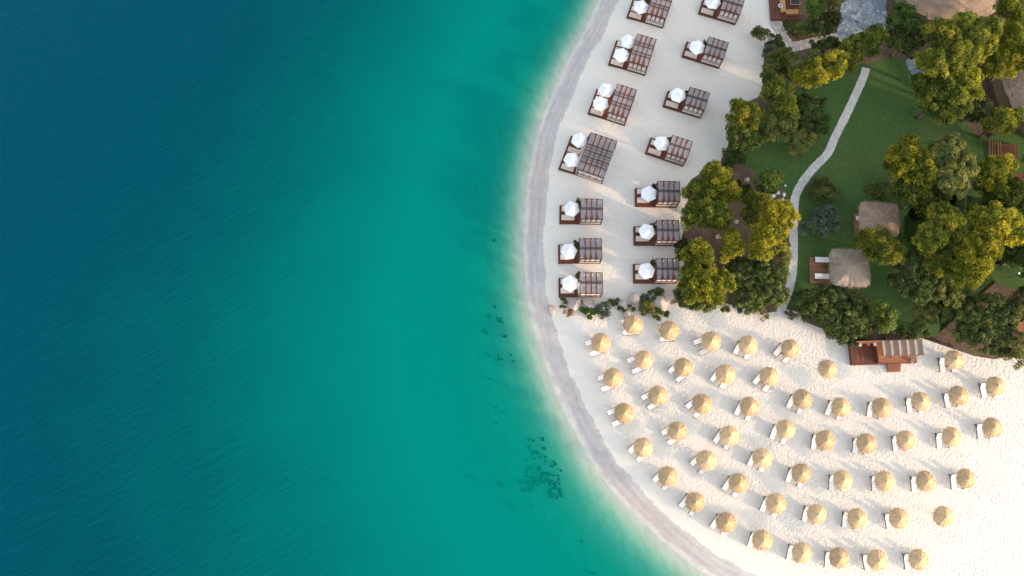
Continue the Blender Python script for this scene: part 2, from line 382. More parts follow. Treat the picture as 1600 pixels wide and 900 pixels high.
# ------------------------------------------------------------------ shoreline, beach and sea
WL = [(1010,-140),(975,-65),(940,0),(920,45),(895,88),(880,120),(859,168),(843,215),(832,265),(828,300),(823,375),(826,440),
      (832,482),(840,514),(850,548),(860,578),(869,600),(884,637),(902,672),(922,710),(949,749),(983,788),(1021,825),(1062,861),
      (1118,900),(1210,944),(1340,985),(1500,1010),(1720,1020)]
wl_px = crom(WL, 6)
wl_w = [P(x, y, 0.05) for x, y in wl_px]
wl_w = [Vector((wl_w[0].x+120, wl_w[0].y+600, 0))] + wl_w + [Vector((wl_w[-1].x+700, wl_w[-1].y-40, 0))]
WLA = np.array([(p.x, p.y) for p in wl_w])
LAND = np.vstack([WLA, [[900, -100], [900, 900], [WLA[0, 0], 900]]])
def shore(xy):
    xy = np.atleast_2d(np.asarray(xy, float)); out = np.full(len(xy), 1e9)
    a, b = WLA[:-1], WLA[1:]; ab = b-a; L2 = (ab**2).sum(1)
    for i in range(0, len(xy), 4000):
        q = xy[i:i+4000]; ap = q[:, None, :]-a[None]
        t = np.clip((ap*ab[None]).sum(2)/L2[None], 0, 1)
        dd = ap-t[..., None]*ab[None]; out[i:i+4000] = np.sqrt((dd**2).sum(2)).min(1)
    ins = np.zeros(len(xy), bool); x, y = xy[:, 0], xy[:, 1]; n = len(LAND); j = n-1
    for i in range(n):
        xi, yi = LAND[i]; xj, yj = LAND[j]
        c = ((yi > y) != (yj > y)) & (x < (xj-xi)*(y-yi)/((yj-yi) if yj != yi else 1e-9)+xi)
        ins ^= c; j = i
    return np.where(ins, out, -out)
def height(s):
    u = np.clip(s/7.0, 0, 1)
    land = GZ*(1-(1-u)**1.7)
    sea = -np.minimum(0.10*(-s), 2.0+0.04*(-s)); sea = np.maximum(sea, -6.0)
    return np.where(s >= 0, land, sea)
def gz(x, y): return float(height(shore([(x, y)]))[0])

def grid_sheet(name, xs, ys, zfun, mat, attrs):
    X, Y = np.meshgrid(xs, ys); xy = np.stack([X.ravel(), Y.ravel()], 1)
    s = shore(xy); z = zfun(s, xy)
    nx, ny = len(xs), len(ys)
    i = np.arange((ny-1)*(nx-1)); r, c = i//(nx-1), i % (nx-1); a = r*nx+c
    quads = np.stack([a, a+1, a+nx+1, a+nx], 1)
    me = bpy.data.meshes.new(name)
    me.vertices.add(len(xy)); me.vertices.foreach_set('co', np.column_stack([xy, z]).astype(np.float32).ravel())
    me.loops.add(quads.size); me.loops.foreach_set('vertex_index', quads.ravel().astype(np.int32))
    me.polygons.add(len(quads)); me.polygons.foreach_set('loop_start', (np.arange(len(quads))*4).astype(np.int32))
    me.polygons.foreach_set('loop_total', np.full(len(quads), 4, np.int32)); me.update(calc_edges=True)
    me.polygons.foreach_set('use_smooth', [True]*len(quads))
    for k, fn in attrs.items():
        at = me.attributes.new(k, 'FLOAT', 'POINT'); at.data.foreach_set('value', fn(s, xy).astype(np.float32))
    me.materials.append(mat); o = bpy.data.objects.new(name, me); COL.objects.link(o); return o
far = [70, 85, 110, 150, 220, 340, 600]
xs = np.array([-v for v in far[::-1]] + list(np.arange(-60, 84, 0.5)) + [86, 92, 105, 130, 180, 300, 600])
ys = np.array([-600, -340, -200, -130, -95, -75, -66] + list(np.arange(-62, 40, 0.5)) + [42, 50, 65, 95, 150, 280, 600])
kind(grid_sheet('ground', xs, ys, lambda s, xy: height(s), M['sand'], {'shore': lambda s, xy: s}), 'structure')
def ease(s, xy):
    d = np.maximum(-s, 0.0)
    y = xy[:, 1]                                  # the shelf is wider in the middle and lower part of the bay
    k = np.interp(y, [-70, -45, -30, -5, 15, 40], [0.95, 0.90, 0.86, 0.92, 1.15, 1.3])
    near = np.interp(y, [-60, -40, -25, 0, 20], [0.86, 0.88, 1.12, 1.3, 1.25])
    return d*(k+(near-k)*np.exp(-d/7.0))
kind(grid_sheet('sea_water', np.array([-v for v in far[::-1]] + list(np.arange(-60, 84, 1.0)) + [120, 300, 600]),
     np.array([-600, -340, -200, -130, -95, -75, -66] + list(np.arange(-62, 40, 1.0)) + [42, 50, 65, 95, 150, 280, 600]),
     lambda s, xy: np.zeros(len(s)), M['water'], {'offshore': ease}), 'structure')

def sheet(name, pts, dz, mat, smooth=4, jitter=0.0, edge=0.0):
    q = crom(pts, smooth, True) if smooth > 1 else [np.array(p, float) for p in pts]
    bm = bmesh.new(); vs = []
    for (x, y) in q:
        p = P(x+random.uniform(-jitter, jitter), y+random.uniform(-jitter, jitter), GZ+dz); vs.append(bm.verts.new(p))
    f = bm.faces.new(vs)
    if f.normal.z < 0: f.normal_flip()
    if edge:
        r = bmesh.ops.extrude_face_region(bm, geom=[f])
        for v in r['geom']:
            if isinstance(v, bmesh.types.BMVert): v.co.z -= edge
    bmesh.ops.triangulate(bm, faces=[f for f in bm.faces if len(f.verts) > 4])
    bmesh.ops.recalc_face_normals(bm, faces=bm.faces)
    me = bpy.data.meshes.new(name); bm.to_mesh(me); bm.free(); me.materials.append(mat)
    o = bpy.data.objects.new(name, me); COL.objects.link(o); return kind(o, 'structure')
GARDEN = [(1222,32),(1232,50),(1212,62),(1194,82),(1192,120),(1190,148),(1160,165),(1142,185),(1140,215),(1132,240),(1118,262),(1085,275),(1074,300),
          (1074,345),(1066,372),(1070,395),(1068,440),(1072,468),(1100,480),(1130,474),(1165,482),(1195,490),(1216,487),(1240,482),(1262,505),(1300,520),
          (1325,540),(1350,535),(1395,532),(1440,528),(1475,520),(1492,545),(1540,560),(1590,556),(1720,550),(1900,560),(1900,-300),(1400,-300),(1222,-120)]
sheet('garden_soil', GARDEN, 0.010, M['soil'], 3, 1.5)
LAWN = [(1350,100),(1295,118),(1250,135),(1215,150),(1190,180),(1165,225),(1162,258),(1182,270),(1205,298),(1226,318),(1232,345),(1230,420),(1226,455),(1216,486),
        (1238,478),(1262,450),(1340,462),(1368,478),(1398,520),(1440,524),(1468,520),(1462,480),(1440,440),(1400,420),(1380,400),(1420,330),(1455,300),(1600,320),(1690,330),(1690,180),
        (1540,215),(1500,170),(1440,110),(1410,92)]
sheet('lawn', LAWN, 0.022, M['lawn'], 3, 1.0)
sheet('lawn', [(1225,34),(1262,36),(1305,50),(1300,62),(1262,60),(1236,52)], 0.022, M['lawn'], 3, 1.0)
sheet('lawn', [(1548,418),(1600,402),(1660,410),(1640,450),(1585,452),(1556,440)], 0.024, M['lawn'], 3, 1.0)
sheet('soil_patch', [(1140,262),(1165,268),(1180,280),(1176,290),(1150,288),(1140,280)], 0.034, M['soil'], 3, 1.0)
sheet('soil_patch', [(1195,298),(1212,290),(1226,300),(1228,318),(1208,326),(1196,315)], 0.034, M['soil'], 3, 1.0)

def strip(name, line, wpx, dz, mat, thick=0.05):
    q = crom(line, 8); mb = MB(); n = len(q)
    pts = [P(x, y, GZ+dz) for x, y in q]
    for i in range(n):
        a, b = pts[max(0, i-1)], pts[min(n-1, i+1)]; d = (b-a).normalized(); nn = Vector((-d.y, d.x, 0))
        w = wpx/PXM/2*(1+random.uniform(-.05, .05))
        for s_, z in ((-1, 0), (1, 0), (1, -thick), (-1, -thick)):
            c = pts[i]+nn*w*s_; mb.v.append((c.x, c.y, c.z+z))
    for i in range(n-1):
        for k in range(4):
            mb.f.append((i*4+k, i*4+(k+1) % 4, (i+1)*4+(k+1) % 4, (i+1)*4+k))
    return kind(mb.build(name, mat), 'structure')
strip('garden_path', [(1353,106),(1350,118),(1337,148),(1320,184),(1304,216),(1293,240),(1270,264),(1254,285),(1243,307),(1241,330),(1240,360),(1240,400),(1237,435),(1229,462),(1222,480),(1219,494)], 13.0, 0.055, M['path'])
strip('paved_path', [(1207,32),(1216,46),(1228,62),(1236,75)], 14, 0.05, M['flag'])
strip('paved_path', [(1233,74),(1258,69),(1285,63),(1316,57)], 17, 0.056, M['flag'])
sheet('paved_terrace', [(1313,62),(1308,46),(1312,20),(1320,-6),(1340,-30),(1385,-30),(1384,10),(1388,45),(1366,58),(1340,64)], 0.062, M['slate'], 3, 0.4, 0.05)
sheet('paved_terrace', [(1414,96),(1428,92),(1446,112),(1440,128),(1428,120)], 0.062, M['slate'], 2, 0.4, 0.05)

# ------------------------------------------------------------------ vegetation
def leaf_mesh(name, centers, radii, per, ll, lw, style, mat, tints, parent, flat=0.75, seed=0):
    """centers: clump centres; every clump is a spray of leaf-sized faces"""
    r = np.random.default_rng(seed)
    n = len(centers)*per; ci = np.repeat(np.arange(len(centers)), per)
    d = r.normal(size=(n, 3)); d[:, 2] = np.where(d[:, 2] < -0.25, -d[:, 2], d[:, 2]); d /= np.linalg.norm(d, axis=1)[:, None]
    rad = radii[ci]*(0.45+0.6*r.random(n)**0.6)
    pos = centers[ci] + d*rad[:, None]*np.array([1, 1, flat])
    if style == 'needle':
        u = d + 0.55*r.normal(size=(n, 3)); u[:, 2] += 0.25
    else:
        u = r.normal(size=(n, 3)); nn = d+0.65*r.normal(size=(n, 3)); nn[:, 2] += 0.35
        u -= nn*((u*nn).sum(1)/(nn*nn).sum(1))[:, None]
    u /= np.linalg.norm(u, axis=1)[:, None]
    if style == 'needle':
        w = np.cross(u, d + 0.8*r.normal(size=(n, 3)))
    else: w = np.cross(u, nn)
    w /= (np.linalg.norm(w, axis=1)[:, None]+1e-9)
    L = ll*(0.6+0.8*r.random(n))[:, None]; Wd = lw*(0.6+0.8*r.random(n))[:, None]
    v = np.stack([pos-u*L*0.5, pos+w*Wd*0.5, pos+u*L*0.5, pos-w*Wd*0.5], 1).reshape(-1, 3)
    me = bpy.data.meshes.new(name)
    me.vertices.add(4*n); me.vertices.foreach_set('co', v.astype(np.float32).ravel())
    me.loops.add(4*n); me.loops.foreach_set('vertex_index', np.arange(4*n, dtype=np.int32))
    me.polygons.add(n); me.polygons.foreach_set('loop_start', (np.arange(n)*4).astype(np.int32)); me.polygons.foreach_set('loop_total', np.full(n, 4, np.int32))
    me.update(calc_edges=True)
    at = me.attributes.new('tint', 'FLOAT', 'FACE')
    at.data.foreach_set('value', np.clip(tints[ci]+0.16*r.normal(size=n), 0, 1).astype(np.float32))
    me.materials.append(mat); o = bpy.data.objects.new(name, me); COL.objects.link(o)
    if parent: o.parent = parent
    return o

STY = dict(  # clump radius, clumps per m2 of crown, faces per clump, leaf length, width, style, depth
 pine=(0.56, 3.6, 130, 0.35, 0.14, 'needle', 0.62), sun_gold=(0.56, 3.6, 130, 0.35, 0.14, 'needle', 0.62), fresh=(0.52, 3.6, 90, 0.30, 0.17, 'leaf', 0.75),
 laurel=(0.44, 4.6, 95, 0.24, 0.14, 'leaf', 0.55), olive=(0.50, 3.6, 120, 0.26, 0.12, 'leaf', 0.65), grey=(0.42, 4.0, 65, 0.30, 0.15, 'leaf', 0.6), dry=(0.35, 3.2, 50, 0.22, 0.10, 'leaf', 0.55))
TREE_N = [0]
def plant(name, cat, label, lobes, h, sty, tint=(0.25, 0.75), group=None, dens=1.0, mat=None):
    """lobes: (photo x, photo y, radius in photo px, height factor): the crown's rounded masses at their real height"""
    TREE_N[0] += 1; sd = 100+TREE_N[0]; r = np.random.default_rng(sd)
    cr, cden, per, ll, lw, st, dep = STY[sty]
    C = []; RR = []; TT = []; cen = []
    for (px, py, rp, hf) in lobes:
        rad = rp*1.13/PXM; zt = h*hf*(1.15 if h > 2.6 else 1.0)
        dz = min(rad*dep, zt*0.48)
        c = P(px, py, GZ+max(zt-dz*0.9, 0.25)); cen.append((c, rad, dz))
        k = max(5, int(cden*dens*math.pi*rad*rad)); crr = min(cr, rad*0.45)
        for i in range(k):
            a = r.random()*2*math.pi; el = math.asin(r.random()**0.85*1.25-0.25) if r.random() < 0.92 else -0.3
            q = (rad-crr*0.55)*(0.78+0.32*r.random())*(1+0.17*math.sin(3*a+sd)+0.12*math.sin(5*a+2*sd)+0.05*math.sin(9*a+3*sd))
            C.append((c.x+q*math.cos(a)*math.cos(el), c.y+q*math.sin(a)*math.cos(el), c.z+dz*math.sin(el)*(0.8+0.35*r.random())))
            RR.append(crr*(0.65+0.7*r.random())); TT.append(tint[0]+(tint[1]-tint[0])*r.random())
    C = np.array(C); RR = np.array(RR); TT = np.array(TT)
    # where the trunk stands
    w_ = [rd**2 for (_, rd, _) in cen]; bx = sum(c.x*w for (c, _, _), w in zip(cen, w_))/sum(w_); by = sum(c.y*w for (c, _, _), w in zip(cen, w_))/sum(w_)
    base = Vector((bx, by, GZ))
    t = thing(name, label, cat, base, 0, group)
    C -= np.array(base); C[:, 2] = np.maximum(C[:, 2], 0.12)
    tree = h > 2.6
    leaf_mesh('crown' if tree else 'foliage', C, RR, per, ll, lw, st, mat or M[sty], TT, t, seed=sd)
    mb = MB(); zc = min(c.z for c, _, _ in cen)-GZ
    tr = (0.07+0.025*h) if tree else 0.05
    fork = Vector((r.normal()*0.1, r.normal()*0.1, max(0.2, zc*0.6)))
    if tree:
        mid = fork*0.5+Vector((r.normal()*0.12, r.normal()*0.12, 0)); mb.tube((0, 0, -0.1), mid, tr*1.35, tr, 8); mb.tube(mid, fork, tr, tr*0.8, 8)
    else: mb.tube((0, 0, -0.05), fork, tr, tr*0.8, 6)
    for (c, rd, dz) in cen:
        lc = c-base
        knee = fork.lerp(lc, 0.55)+Vector((r.normal()*0.15, r.normal()*0.15, -0.1*rd))
        mb.tube(fork, knee, tr*0.7, tr*0.45, 6); mb.tube(knee, lc, tr*0.45, tr*0.3, 6)
        for i in range(5 if tree else 3):
            a = 2*math.pi*(i+r.random()*0.6)/(5 if tree else 3); e = lc+Vector((math.cos(a)*rd*0.75, math.sin(a)*rd*0.75, dz*0.25*r.random()))
            mb.tube(knee.lerp(lc, r.random()*0.8), e, tr*0.3, tr*0.1, 5, False)
    mb.build('trunk' if tree else 'stem', M['bark'], t, True)
    return t
PT, ST, BT = 'pine_tree', 'shrub', 'broadleaf_tree'
# the strip between beach and lawn
plant(ST, 'shrub', 'small round dark shrub standing alone on the sand below the hut deck', [(1187,53,11,1)], 1.6, 'laurel', (0.3, 0.9))
plant(ST, 'shrub', 'low dark green shrub on the beach side of the short paved path', [(1210,66,12,1),(1218,74,8,.8)], 1.4, 'laurel', (0.1, 0.6))
plant(ST, 'shrub', 'silvery grey green shrub at the beach edge below the paved path bend', [(1204,84,14,1)], 1.5, 'grey', (0.2, 0.6))
plant(BT, 'tree', 'dark green tree hugging the beach edge, above the yellow tipped tree', [(1206,112,17,1),(1202,132,14,.9)], 3.4, 'laurel', (0.2, 0.9))
plant(BT, 'tree', 'mid green tree with lighter leaves just below the paved path corner', [(1222,92,17,1),(1232,110,15,.9)], 3.4, 'olive', (0.2, 0.7))
plant(PT, 'tree', 'green pine with a yellow tip beside the beach, above the dark round bush', [(1215,150,22,1),(1230,162,14,1.05),(1208,138,14,.9)], 4.6, 'pine', (0.2, 0.8))
plant(PT, 'tree', 'golden pine leaning over the upper end of the left lawn', [(1300,100,18,1.05),(1278,112,19,1),(1256,118,16,.9)], 5.6, 'sun_gold', (0.35, 1.0))
plant(PT, 'tree', 'olive green pine on the left of the golden pine at the lawn head', [(1246,102,18,1),(1268,92,14,.95)], 4.6, 'olive', (0.2, 0.7))
plant(BT, 'tree', 'low dark tree squeezed between paved path and golden pine', [(1278,76,14,.95),(1298,72,14,1)], 2.8, 'laurel', (0.1, 0.7))
plant(PT, 'tree', 'broad green tree below the slate terrace, covering the head of the long path', [(1332,78,20,1),(1352,68,19,1),(1318,98,16,.9),(1370,58,14,1)], 4.6, 'pine', (0.1, 0.7))
plant(ST, 'shrub', 'dark shrub between the hut deck and the slate terrace', [(1285,38,16,1),(1302,28,12,1),(1268,46,10,.7)], 2.2, 'laurel', (0.1, 0.8))
plant(BT, 'tree', 'bright green tree beside the hut deck at the top edge', [(1270,16,15,1),(1284,4,13,1)], 3.6, 'fresh', (0.1, 0.7))
plant(BT, 'tree', 'leafy green tree at the top edge overhanging the slate terrace', [(1306,2,16,1),(1322,-12,14,1)], 3.6, 'olive', (0.2, 0.8))
plant(ST, 'shrub', 'low ragged shrub in the grass under the hut deck', [(1232,40,9,1),(1245,50,8,.8)], 0.9, 'olive', (0.1, 0.7))
plant(ST, 'shrub', 'thin dry border plants along the upper edge of the paved path', [(1250,58,7,1),(1265,56,6,1),(1282,53,6,1)], 0.5, 'dry', (0.0, 0.6))
# clump on the left of the left lawn
plant(PT, 'tree', 'round pine with yellow patches jutting out furthest onto the upper beach', [(1158,184,23,1),(1176,180,14,1)], 4.2, 'pine', (0.35, 1.0))
plant(PT, 'tree', 'lower bright green pine tucked under the round pine at the beach edge', [(1158,216,20,1),(1176,220,12,.9)], 3.4, 'fresh', (0.1, 0.8))
plant(BT, 'tree', 'dense dark dome shaped bush tree on the lawn beside the long path', [(1260,182,28,1),(1278,195,16,.8),(1248,165,16,.9)], 3.6, 'laurel', (0.0, 0.6))
plant(PT, 'tree', 'thin olive pine showing grey branches left of the dark dome', [(1212,200,22,1),(1230,192,16,1),(1198,216,14,.8)], 4.0, 'olive', (0.1, 0.7), dens=0.8)
plant(PT, 'tree', 'small olive pine below the dark dome, touching the left lawn', [(1246,222,19,1),(1266,214,12,.8)], 3.2, 'olive', (0.2, 0.8), dens=0.85)
plant(ST, 'shrub', 'very dark shrub at the sand edge below the jutting pines', [(1146,246,14,1),(1152,232,11,.9),(1138,256,8,.8)], 2.0, 'laurel', (0.0, 0.4))
plant(PT, 'tree', 'golden crowned pine behind the uppermost of the lower landward cabanas', [(1122,284,22,1.0),(1110,272,12,1),(1138,302,15,.9)], 5.6, 'sun_gold', (0.15, 0.85))
plant(PT, 'tree', 'large grey green pine pressing against the two lower landward cabanas', [(1088,306,20,.9),(1105,328,26,1),(1084,338,17,.9),(1124,340,17,.9)], 5.0, 'pine', (0.1, 0.75))
plant(ST, 'shrub', 'dark ground shrub in shade behind the golden crowned pine', [(1150,296,13,1),(1166,300,10,.9)], 1.2, 'laurel', (0.0, 0.4))
plant(BT, 'tree', 'fresh green bushy tree at the lower corner of the left lawn', [(1199,284,16,1),(1208,278,12,1),(1195,296,11,.9)], 3.2, 'fresh', (0.2, 0.8))
plant(PT, 'tree', 'mid green pine with bright crest between fresh tree and golden pine', [(1182,318,17,1),(1176,340,15,.9)], 4.4, 'pine', (0.2, 0.9))
plant(PT, 'tree', 'big two humped golden pine overhanging the long path', [(1212,344,25,1),(1194,380,22,.95),(1224,330,13,.9),(1204,365,18,1)], 6.4, 'sun_gold', (0.35, 1.0))
plant(PT, 'tree', 'small golden pine in the bare soil between the bigger pines', [(1141,382,16,1),(1138,396,11,.9),(1144,370,11,.95)], 4.6, 'sun_gold', (0.3, 0.9))
plant(PT, 'tree', 'large golden pine beside the lowest landward cabana above the boulders', [(1090,398,20,.95),(1098,438,29,1),(1130,440,15,.85),(1110,456,18,.9),(1080,430,16,.9)], 5.2, 'sun_gold', (0.15, 0.8))
plant(BT, 'tree', 'wide dark laurel mass in the corner between path and sand', [(1158,428,24,1),(1190,430,28,1.05),(1205,455,24,1),(1172,462,22,.9),(1214,425,16,1)], 3.0, 'laurel', (0.1, 0.9))
plant(ST, 'shrub', 'yellowish bush lining the long path under the two humped pine', [(1226,398,10,1),(1222,416,10,1),(1228,380,7,.9)], 2.0, 'olive', (0.4, 1.0))
plant(ST, 'shrub', 'small dark shrub in the gap between the two lower landward cabanas', [(1064,384,8,1),(1070,376,6,.8)], 1.3, 'laurel', (0.0, 0.5))
plant(ST, 'shrub', 'small airy pine sapling on the sand just above the lowest landward cabana', [(1057,398,9,1),(1066,402,7,.9)], 1.6, 'pine', (0.1, 0.6), dens=0.7)
plant(ST, 'shrub', 'deep green shrub at the foot of the large golden pine by the boulders', [(1070,468,11,1),(1082,474,10,.9),(1062,458,9,.9)], 1.5, 'laurel', (0.0, 0.6))
plant(ST, 'shrub', 'mixed green and rusty shrub on the sand edge below the golden pine', [(1094,481,10,1),(1108,476,9,1)], 1.1, 'olive', (0.2, 0.8))
plant(ST, 'shrub', 'smallest tuft on the sand edge, left of its grey green twin', [(1133,484,6,1)], 0.7, 'olive', (0.2, 0.7))
plant(ST, 'shrub', 'grey green tuft on the sand edge below the laurel mass', [(1151,482,7,1)], 0.7, 'grey', (0.1, 0.5))
plant(ST, 'shrub', 'green tuft against the laurel mass at the sand edge', [(1172,486,8,1),(1166,478,7,1)], 1.0, 'olive', (0.2, 0.8))
plant(ST, 'shrub', 'dry brown shrub at the sand edge left of the path end', [(1188,486,9,1),(1194,494,7,.8)], 0.9, 'dry', (0.0, 0.7))
plant(ST, 'shrub', 'dry brown shrub at the sand edge right of the path end', [(1234,488,7,1),(1240,494,6,.9)], 0.8, 'dry', (0.0, 0.7))
# right of the long path
plant(ST, 'shrub', 'round green shrub touching the path where it bends', [(1284,294,17,1),(1298,302,14,.95),(1272,300,12,.8)], 2.2, 'olive', (0.0, 0.6))
plant(ST, 'shrub', 'large leaved pale shrub on the lawn right of the path', [(1275,350,20,1),(1296,342,15,.9),(1288,336,13,.9)], 2.2, 'grey', (0.2, 0.9))
plant(ST, 'shrub', 'small leafy shrub behind the upper thatched gazebo', [(1364,299,12,1),(1374,304,9,.9)], 1.8, 'olive', (0.1, 0.6))
plant(BT, 'tree', 'long dark hedge like tree mass between lower gazebo and sand', [(1262,474,20,.9),(1290,472,24,1),(1318,486,27,1.05),(1300,500,20,.9),(1334,508,24,1),(1346,488,17,.9),(1318,522,14,.8)], 2.65, 'laurel', (0.1, 1.0))
plant(ST, 'shrub', 'rusty yellow bush beside the lower gazebo corner', [(1338,462,10,1),(1346,470,7,.8)], 1.6, 'dry', (0.3, 1.0))
plant(BT, 'tree', 'bright lime tree standing alone above the beach bar', [(1378,494,18,1),(1384,506,12,.9),(1370,484,10,.9)], 3.6, 'fresh', (0.45, 1.0))
plant(PT, 'tree', 'pine rising between the two thatched gazebos', [(1358,378,16,.95),(1378,388,20,1),(1394,396,16,.95),(1346,370,9,.9),(1376,372,13,.95)], 5.4, 'pine', (0.3, 0.95))
# the wood on the right
plant(PT, 'tree', 'full golden green pine at the edge of the right lawn, leftmost of the wood', [(1415,252,28,1),(1436,264,22,1),(1402,246,16,.9),(1430,284,18,.9)], 7.0, 'sun_gold', (0.05, 0.8))
plant(PT, 'tree', 'grey branched open pine beside the leftmost pine of the wood', [(1478,244,26,1),(1500,262,22,1),(1488,284,22,1),(1464,270,18,.95)], 7.2, 'olive', (0.1, 0.85), dens=0.85)
plant(PT, 'tree', 'green pine at the shaded corner of the upper gazebo', [(1416,300,19,1),(1440,310,20,.9),(1466,304,16,.9)], 5.6, 'pine', (0.1, 0.7))
plant(PT, 'tree', 'yellow crested pine beside the slatted timber terrace', [(1548,272,22,1),(1562,262,18,1),(1534,284,16,.9)], 6.4, 'sun_gold', (0.05, 0.85))
plant(PT, 'tree', 'dark green pine at the right edge under the terracotta roof', [(1572,318,26,1),(1592,300,18,1),(1548,322,17,.9)], 6.0, 'pine', (0.05, 0.6))
plant(PT, 'tree', 'green pine with yellow flecks in the middle of the wood', [(1470,352,26,1),(1494,356,18,1),(1452,372,20,.95),(1480,338,14,.95)], 6.6, 'pine', (0.25, 1.0))
plant(PT, 'tree', 'tall golden pine by the right edge, upper of the two bright crowns', [(1550,350,24,1),(1572,350,22,1),(1584,366,18,.95),(1530,344,18,.9)], 7.2, 'sun_gold', (0.25, 1.0))
plant(PT, 'tree', 'tall golden pine above the bare soil, lower of the two bright crowns', [(1530,388,24,1),(1522,412,22,1),(1512,432,16,.9),(1542,370,16,1)], 7.2, 'sun_gold', (0.3, 1.0))
plant(PT, 'tree', 'shaded pine with thin yellow tufts below the middle of the wood', [(1480,396,24,1),(1466,412,18,.95),(1496,420,18,.9)], 5.6, 'pine', (0.15, 0.9))
plant(BT, 'tree', 'dark evergreen on the right lawn edge below the gazebo pine', [(1424,420,24,1),(1410,444,17,.9),(1436,444,20,.95)], 4.6, 'laurel', (0.1, 0.7))
plant(PT, 'tree', 'small yellow topped pine at the foot of the dark evergreen', [(1438,458,12,1),(1446,450,10,.9)], 3.4, 'fresh', (0.3, 0.9))
plant(BT, 'tree', 'olive tree under the lower golden pine', [(1474,458,17,1),(1490,466,13,.9),(1462,446,14,.9)], 3.8, 'olive', (0.15, 0.8))
plant(ST, 'shrub', 'green shrub at the tip of the right lawn near the beach bar', [(1442,490,15,1),(1456,484,13,1),(1436,508,9,.8)], 2.2, 'olive', (0.1, 0.8))
plant(ST, 'shrub', 'low tufted ground plants at the sand edge above the bar roof', [(1412,522,8,1),(1426,524,7,1),(1444,520,6,1)], 0.5, 'fresh', (0.1, 0.6))
plant(ST, 'shrub', 'dry rusty weeds behind the beach bar roof', [(1396,524,7,1),(1384,522,6,1)], 0.6, 'dry', (0.1, 0.8))
plant(BT, 'tree', 'broad dark evergreen mass at the sand edge near the right border', [(1512,498,22,.9),(1540,486,26,1),(1562,500,22,1),(1530,524,24,.95),(1554,532,20,.9),(1506,524,14,.8)], 3.6, 'laurel', (0.1, 1.0))
plant(PT, 'tree', 'sparse pine with bare limbs leaning over the sand at the right border', [(1578,544,16,1),(1594,530,15,1),(1588,560,12,.9),(1568,532,10,.9)], 3.6, 'olive', (0.2, 1.0), dens=0.55)
plant(BT, 'tree', 'olive bush at the right border above the white tub', [(1588,484,14,1),(1596,466,14,1),(1582,500,10,.9)], 2.8, 'olive', (0.1, 0.9))
plant(BT, 'tree', 'green tree at the right border beside the small lit lamp', [(1588,396,18,1),(1602,418,12,.9)], 4.2, 'fresh', (0.0, 0.6))
# top right
plant(PT, 'tree', 'bright green tree between slate terrace and great thatched roof', [(1410,22,17,1),(1424,40,15,1),(1398,36,13,.95)], 5.0, 'fresh', (0.0, 0.7))
plant(BT, 'tree', 'dark shaded tree at the top end of the right lawn', [(1404,66,17,1),(1420,74,15,.95),(1392,58,12,.9),(1432,60,14,.9)], 4.2, 'laurel', (0.1, 0.9))
plant(PT, 'tree', 'great spreading pine in front of the large thatched roof', [(1474,56,24,1),(1500,42,20,1),(1522,62,24,1),(1490,76,24,1),(1546,44,17,1),(1540,64,16,.95)], 8.0, 'pine', (0.15, 0.95))
plant(PT, 'tree', 'yellow flecked pine below the great spreading pine', [(1462,98,22,1),(1492,96,24,1),(1510,92,18,1),(1446,104,13,.9)], 7.4, 'pine', (0.3, 1.0))
plant(PT, 'tree', 'dark green pine at the right lawn with a golden lower flank', [(1454,150,24,.95),(1476,140,24,1),(1494,160,20,1),(1478,176,18,.9),(1440,132,14,.9)], 6.6, 'pine', (0.05, 0.75))
plant(PT, 'tree', 'golden pine squeezed between lawn pine and round reed roof', [(1510,138,17,1),(1502,120,15,1),(1520,118,11,1)], 6.6, 'sun_gold', (0.1, 0.8))
plant(PT, 'tree', 'golden pine at the top right border above the reed roof', [(1578,66,24,1),(1594,86,20,1),(1562,90,15,.95)], 6.6, 'sun_gold', (0.1, 0.85))
plant(PT, 'tree', 'small yellow pine overhanging the reed roof ridge', [(1554,108,14,1),(1576,106,13,1),(1592,100,10,1)], 6.0, 'sun_gold', (0.2, 0.8))
plant(PT, 'tree', 'pine in the top right corner beside the great roof', [(1574,14,18,1),(1590,34,16,1)], 6.0, 'sun_gold', (0.05, 0.7))
plant(PT, 'tree', 'pine leaning on the reed roof edge above the slatted terrace', [(1566,190,19,1),(1582,184,13,1),(1550,198,13,.9)], 5.4, 'pine', (0.2, 0.95))
plant(BT, 'tree', 'dark little tree in shade left of the reed roof', [(1516,172,14,1),(1528,186,12,.9),(1532,160,11,.9)], 3.6, 'laurel', (0.0, 0.6))
plant(ST, 'shrub', 'grey flowering shrub at the foot of the pine by the slatted terrace', [(1544,206,9,1)], 1.4, 'grey', (0.2, 0.8))

def shading_pine_wood():  # out of view, added to keep the low sun off the lawn
    r = np.random.default_rng(77); C = []; RR = []
    for (px, py, rp, h) in [(1655,250,40,8.5),(1665,330,42,9),(1660,410,40,8.5),(1720,290,46,9.5),(1725,380,46,9.5),(1715,460,40,8.5),(1790,330,50,10),(1790,430,50,10),(1660,480,30,7)]:
        c = P(px, py, GZ+h*.6); rad = rp/PXM
        for i in range(int(3.2*math.pi*rad*rad)):
            a = r.random()*6.283; q = rad*r.random()**.5; C.append((c.x+q*math.cos(a), c.y+q*math.sin(a), GZ+h*(.30+.68*math.sqrt(max(0, 1-(q/rad)**2))*(.55+.45*r.random())))); RR.append(.55*(.7+.6*r.random()))
    o = leaf_mesh('shading_pine_wood', np.array(C), np.array(RR), 60, .40, .20, 'needle', M['pine'], r.random(len(C)), None, .62, 78)
    kind(o, 'stuff'); o['label'] = 'unseen pine wood added beyond the right edge to shade the lawn'
shading_pine_wood()

